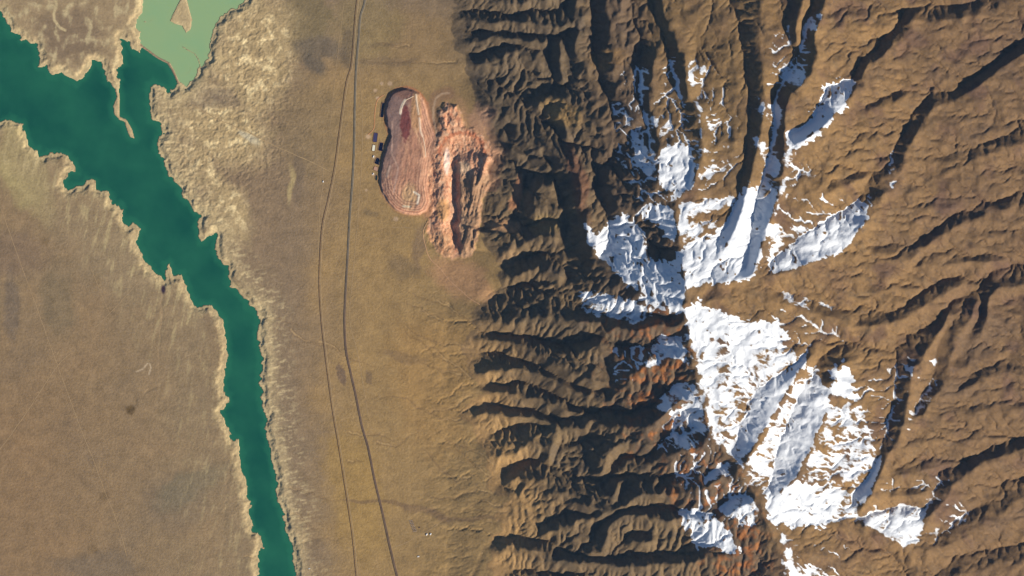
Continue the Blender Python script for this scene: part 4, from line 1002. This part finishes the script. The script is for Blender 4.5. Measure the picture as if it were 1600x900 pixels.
# ------------------------------------------------------------------ ribbons draped on the ground
def ribbon(name, pts, width, mat, lift=1.5, parent=None, offset=0, wob=0, seed=0, origin=(0, 0, 0), z_extra=0):
    Pn = np.array(pts, float); L = np.r_[0, np.cumsum(np.hypot(*np.diff(Pn, axis=0).T))]
    s = np.arange(0, L[-1], 1.5)
    # smooth curve through the points
    k = np.interp(s, L, np.arange(len(L))); i = np.clip(k.astype(int), 0, len(L) - 2); t = k - i
    def cr(c):
        p0 = c[np.clip(i - 1, 0, None)]; p1 = c[i]; p2 = c[i + 1]; p3 = c[np.clip(i + 2, None, len(c) - 1)]
        return .5 * (2 * p1 + (p2 - p0) * t + (2 * p0 - 5 * p1 + 4 * p2 - p3) * t * t + (3 * p1 - p0 - 3 * p2 + p3) * t ** 3)
    x = cr(Pn[:, 0]); y = cr(Pn[:, 1])
    if wob: x = x + wob * fbm(x, y, 25., 3, seed); y = y + wob * fbm(x, y, 25., 3, seed + 3)
    tx = np.gradient(x); ty = np.gradient(y); n = np.hypot(tx, ty) + 1e-9; nx_, ny_ = -ty / n, tx / n
    x = x + nx_ * offset; y = y + ny_ * offset
    hw = width / 2
    rows = []
    us = (-hw - .25, -hw, -hw * .33, hw * .33, hw, hw + .25)
    for u in us:
        X1, Y1 = wxy(x + nx_ * u, y + ny_ * u)
        rows.append(np.stack([X1, Y1, ground_z(x + nx_ * u, y + ny_ * u)], -1))
    R_ = np.stack(rows, 1); zc = R_[:, 1:5, 2].max(1)
    zc = np.convolve(np.pad(zc, 2, mode='edge'), np.ones(5) / 5, 'valid')
    for c in range(1, 5): R_[:, c, 2] = np.maximum(R_[:, c, 2], zc) + lift + z_extra
    R_[:, 0, 2] -= 8; R_[:, 5, 2] -= 8
    V_ = R_.reshape(-1, 3) - np.array(origin); m_ = len(x); k6 = len(us)
    F = [(a * k6 + c, (a + 1) * k6 + c, (a + 1) * k6 + c + 1, a * k6 + c + 1) for a in range(m_ - 1) for c in range(k6 - 1)]
    F = [f[::-1] for f in F]
    me = bpy.data.meshes.new(name); me.from_pydata(V_.tolist(), [], F); me.update()
    me.polygons.foreach_set('use_smooth', [True] * len(F))
    return link(name, me, mat, parent)

def two_tone(name, a, b, y0, y1, var=.2):
    """a surface whose paving changes along its way (world y from y0 to y1)"""
    m = simple(name, a, .9, .2, var, .006); t = m.node_tree; bs = t.nodes['Principled BSDF']
    tc = t.nodes['Texture Coordinate']; sx = t.nodes.new('ShaderNodeSeparateXYZ'); t.links.new(tc.outputs['Object'], sx.inputs[0])
    mr = t.nodes.new('ShaderNodeMapRange'); mr.inputs[1].default_value = y0; mr.inputs[2].default_value = y1; t.links.new(sx.outputs['Y'], mr.inputs[0])
    mx = t.nodes.new('ShaderNodeMix'); mx.data_type = 'RGBA'; mx.inputs[6].default_value = a + (1,); mx.inputs[7].default_value = b + (1,)
    t.links.new(mr.outputs[0], mx.inputs['Factor'])
    sc = [n for n in t.nodes if n.type == 'VECT_MATH'][0]; t.links.new(mx.outputs[2], sc.inputs[0])
    return m
yA, yB = (450 - 520) * PX, (450 - 330) * PX
m_sh = two_tone('road_shoulder', srgb(122, 98, 74), srgb(134, 118, 90), yA, yB)
m_as = two_tone('weathered_asphalt', srgb(104, 84, 70), srgb(112, 104, 92), yA, yB)
m_bal = simple('railway_ballast', srgb(104, 76, 48), .9, .2, .25, .01)
m_trk = simple('pale_dust_track', srgb(172, 144, 104), .95, .1, .15, .01)
m_trk2 = simple('trodden_track', srgb(170, 142, 104), .95, .1, .12, .01)
road = tag(ribbon('road', ROAD, 3.6, m_sh, 1.2), kind='structure')
ribbon('carriageway', ROAD, .9, m_as, 2.2, road, offset=-.85)
ribbon('carriageway', ROAD, .9, m_as, 2.2, road, offset=.75)
rail = tag(ribbon('railway', RAIL, 1.1, m_bal, 3.0), kind='structure')
ribbon('rail', RAIL, .12, simple('rusty_steel', (.12, .07, .05), .6, .5, .2, .1), 3.8, rail, offset=-.16)
ribbon('rail', RAIL, .12, bpy.data.materials['rusty_steel'], 3.8, rail, offset=.16)
tracks = [(RAIL, 1.1, m_trk2, -2.6 , 0), ([(0,325),(22,387),(45,450),(90,575),(125,670),(146,722),(163,770),(176,800),(190,843),(197,870)], .8, m_trk2, 0, 0),
  ([(-60,770),(0,700),(28,662),(50,630),(88,572),(110,551)], .8, m_trk2, 0, 0), ([(138,520),(170,490),(205,452),(222,432)], .7, m_trk2, 0, 0),
  ([(137,408),(158,462),(170,488)], .6, m_trk2, 0, 0), ([(300,163),(340,186),(385,205),(430,228),(480,250),(515,268)], 1.1, m_trk, 0, 0),
  ([(503,225),(504,283),(500,320),(496,400)], .7, m_trk2, 0, 0), ([(570,-60),(558,60),(562,120),(566,200),(562,300),(550,440),(546,500),(560,560),(575,650)], .6, m_trk2, 0, 0),
  ([(536,10),(530,60),(522,130),(515,200)], .6, m_trk2, 0, 0), ([(618,855),(640,845),(650,838),(665,832),(690,815)], .7, m_trk2, 0, 0),
  ([(750,476),(733,466),(718,452),(700,436),(688,420),(672,404),(664,384),(661,362),(668,345)], 1.2, simple('pink_haul_track', srgb(196, 152, 112), .95, .1, .15, .01), 0, 0),
  ([(603,183),(592,160),(588,150),(592,150)], .01, m_trk, 0, 0),
  ([(600,148),(590,155),(586,170),(585,190),(583,202),(574,210)], 1.6, simple('orange_dust_track', srgb(190, 136, 92), .95, .1, .15, .01), 0, 0),
  ([(610,355),(640,356),(660,362)], .6, m_trk2, 0, 0)]
for k, (pts, wd, mt, off, _) in enumerate(tracks):
    if wd < .1: continue
    tag(ribbon('dirt_track', pts, wd, mt, .8, offset=off, wob=.8 if k not in (0, 7) else 0, seed=k), kind='structure')

# haul roads on the dump are parts of it
m_haul = simple('pale_haul_road', srgb(232, 204, 172), .95, .1, .1, .01)
for pts, wd in (([(646,150),(640,153),(633,157),(629,164),(626.5,171),(625.5,177)], 1.1), ([(649,147),(650,152),(651,160),(654,176)], 1.3), ([(655,183),(657,205),(661,216),(664,232),(665,246)], 1.2)):
    ribbon('haul_road', pts, wd, m_haul, .8, dump, origin=(dx_, dy_, dz_))

# ------------------------------------------------------------------ lined ponds beside the dump
m_berm = simple('earth_berm', srgb(168, 128, 92), .95, .1, .2, .03)
m_brown = simple('dark_earth_berm', srgb(112, 76, 48), .95, .1, .2, .03)
def pond(cx, cy, w, h, ang, col, label, berm=m_berm, bw=.55, oval=False, rough=.35):
    w *= 1.12; h *= 1.08
    x, y = wxy(cx, cy); z = float(ground_z(cx, cy)); e = empty('process_pond', x, y, z, math.radians(-ang))
    tag(e, label, 'pond', 'process ponds beside the mine dump')
    n = 40; ringp = []
    def loop(hx, hy, zz):
        L_ = []
        for k in range(n):
            a = 2 * math.pi * (k + .5) / n; c, s = math.cos(a), math.sin(a); pw = 1.0 if oval else .22
            L_.append((math.copysign(abs(c) ** pw, c) * hx * PX, math.copysign(abs(s) ** pw, s) * hy * PX, zz))
        return L_
    hx, hy = w / 2, h / 2
    loops = [loop(hx + bw, hy + bw, -6), loop(hx + bw * .75, hy + bw * .75, 5), loop(hx + bw * .35, hy + bw * .35, 5.2), loop(hx, hy, 1.2)]
    V_ = [v for l in loops for v in l]
    F = [(a * n + k, a * n + (k + 1) % n, (a + 1) * n + (k + 1) % n, (a + 1) * n + k) for a in range(3) for k in range(n)]
    me = bpy.data.meshes.new('berm'); me.from_pydata(V_, [], F); me.update(); link('berm', me, berm, e)
    l = loop(hx + .05, hy + .05, 1.6); me = bpy.data.meshes.new('liquor'); me.from_pydata(l, [], [tuple(range(n))]); me.update()
    link('liquor', me, simple('pond_liquor', srgb(*col), rough, .3, .08, .05), e)
    return e
pond(597.6, 171.5, 4.6, 21, 8, (12, 22, 40), 'tall narrow black lined pond against the upper left side of the mine dump')
pond(586.2, 214.5, 5.2, 13, 8, (66, 62, 96), 'slate blue pond directly above the small white pond', m_brown)
pond(583.6, 231, 3.6, 8.5, 8, (236, 230, 205), 'small white pond with dark brown rim, the only white one', m_brown, .9, rough=.8)
pond(595.4, 229, 6.6, 12, 12, (6, 10, 42), 'navy black oblong pond to the right of the small white pond')
pond(590.2, 251.7, 7.4, 9, 22, (4, 14, 40), 'squarish black pond right above the pale pink basin')
pond(587.6, 263.5, 6.6, 5.6, 20, (186, 144, 118), 'dry pale pink basin between the squarish black pond and the small oval pond', m_brown, .6, rough=.9)
pond(587.8, 277.5, 3.4, 8, 0, (30, 44, 42), 'small oval dark green pond, lowest of the row by the dump', oval=True)

# ------------------------------------------------------------------ buildings
m_wall = simple('rendered_wall', srgb(196, 178, 156), .9, .2, .1, .1); m_roofg = simple('grey_sheet_roof', srgb(150, 138, 134), .6, .3, .15, .1)
m_roofw = simple('white_sheet_roof', (.78, .76, .72), .6, .3, .08, .1); m_roofd = simple('dark_roof', srgb(84, 62, 60), .8, .2, .15, .1); m_door = simple('painted_door', (.1, .07, .05), .6, .3, .1, .2)
def mesh_part(name, V_, F, mat, parent):
    me = bpy.data.meshes.new(name); me.from_pydata(V_, [], F); me.update(); return link(name, me, mat, parent)
def box(x0, x1, y0, y1, z0, z1):
    return [(x0,y0,z0),(x1,y0,z0),(x1,y1,z0),(x0,y1,z0),(x0,y0,z1),(x1,y0,z1),(x1,y1,z1),(x0,y1,z1)], [(0,3,2,1),(4,5,6,7),(0,1,5,4),(1,2,6,5),(2,3,7,6),(3,0,4,7)]
def building(name, cx, cy, L_, W_, hgt, ang, roofm, label, cat, group=None):
    x, y = wxy(cx, cy); e = empty(name, x, y, float(ground_z(cx, cy)), math.radians(ang)); tag(e, label, cat, group)
    V_, F = box(-L_/2, L_/2, -W_/2, W_/2, -3, hgt); mesh_part('wall', V_, F, m_wall, e)
    o = .6; r = hgt + W_ * .28
    a, b = L_/2 + o, W_/2 + o
    V_ = [(-a,-b,hgt),(a,-b,hgt),(a,b,hgt),(-a,b,hgt),(-a,0,r),(a,0,r),(-a,-b,hgt+.35),(a,-b,hgt+.35),(a,b,hgt+.35),(-a,b,hgt+.35),(-a,0,r+.35),(a,0,r+.35)]
    F = [(6,7,11,10),(8,9,10,11),(0,4,5,1),(2,5,4,3),(0,1,7,6),(2,3,9,8),(0,6,10,4),(4,10,9,3),(1,5,11,7),(5,2,8,11),(0,3,4),(1,5,2)]
    mesh_part('roof', V_, F, roofm, e)
    V_, F = box(-1.2, 1.2, -W_/2 - .12, -W_/2, 0, 2.6); mesh_part('door', V_, F, m_door, e)
    return e
def copy_thing(e, loc):
    c = e.copy(); SC.collection.objects.link(c); c.location = loc
    for ch in e.children:
        k = ch.copy(); SC.collection.objects.link(k); k.parent = c
    return c
h0 = None
for r in range(8):
    for c in range(2):
        cx = 640 + c * 3.0 + r * .95; cy = 814 + r * 2.35 + c * -.3
        if h0 is None:
            h0 = building('house', cx, cy, 24, 15, 5, 14, m_roofg, 'grey roofed house in the two tight rows beside the lower highway', 'house', 'houses in two rows by the highway')
        else:
            x, y = wxy(cx, cy); copy_thing(h0, (x, y, float(ground_z(cx, cy))))
for a in [('shed', 655.2, 824.6, 34, 22, 7, 20, m_roofd, 'dark roofed shed a little right of the two rows of houses', 'shed'),
          ('warehouse', 666.5, 835.5, 48, 30, 9, 60, m_roofw, 'white roofed warehouse, left one of the pair below and right of the houses', 'warehouse'),
          ('warehouse', 672.5, 835, 44, 30, 9, 60, m_roofw, 'white roofed warehouse, right one of the pair below and right of the houses', 'warehouse'),
          ('barn', 504.3, 283.6, 34, 26, 8, 80, m_roofw, 'lone white roofed barn on the plain left of the railway', 'barn'),
          ('workshop', 583.2, 244.2, 44, 24, 10, 70, m_roofw, 'white roofed mine workshop between the small white pond and the squarish black pond', 'workshop'),
          ('workshop', 582.6, 271.5, 40, 22, 9, 55, m_roofw, 'pale roofed mine workshop left of the gap above the small oval pond', 'workshop'),
          ('farm_building', 653.5, 870, 44, 26, 8, 10, m_roofw, 'white roofed farm building near the bottom edge right of the highway', 'farm building'),
          ('farm_building', 483, 889, 40, 16, 6, 5, m_roofw, 'small white farm building alone near the bottom edge left of the railway', 'farm building')]:
    building(*a)

# ------------------------------------------------------------------ the air between the ground and the camera
m_air = bpy.data.materials.new('thin_blue_air'); m_air.use_nodes = True; tr = m_air.node_tree; tr.nodes.clear()
pv = tr.nodes.new('ShaderNodeVolumePrincipled'); pv.inputs['Color'].default_value = (.30, .58, 1.0, 1); pv.inputs['Density'].default_value = 0.85e-7; pv.inputs['Anisotropy'].default_value = 0
mo_ = tr.nodes.new('ShaderNodeOutputMaterial'); tr.links.new(pv.outputs[0], mo_.inputs['Volume'])
ex = float(max(abs(P[..., 0]).max(), abs(P[..., 1]).max())) + 2000; zb = float(min(P[..., 2].min(), 0)) - 20
V_, F = box(-ex, ex, -ex, ex, zb, 402000)
tag(mesh_part('haze', V_, F, m_air, None), 'thin blue air over the whole landscape', 'haze', kind='stuff')
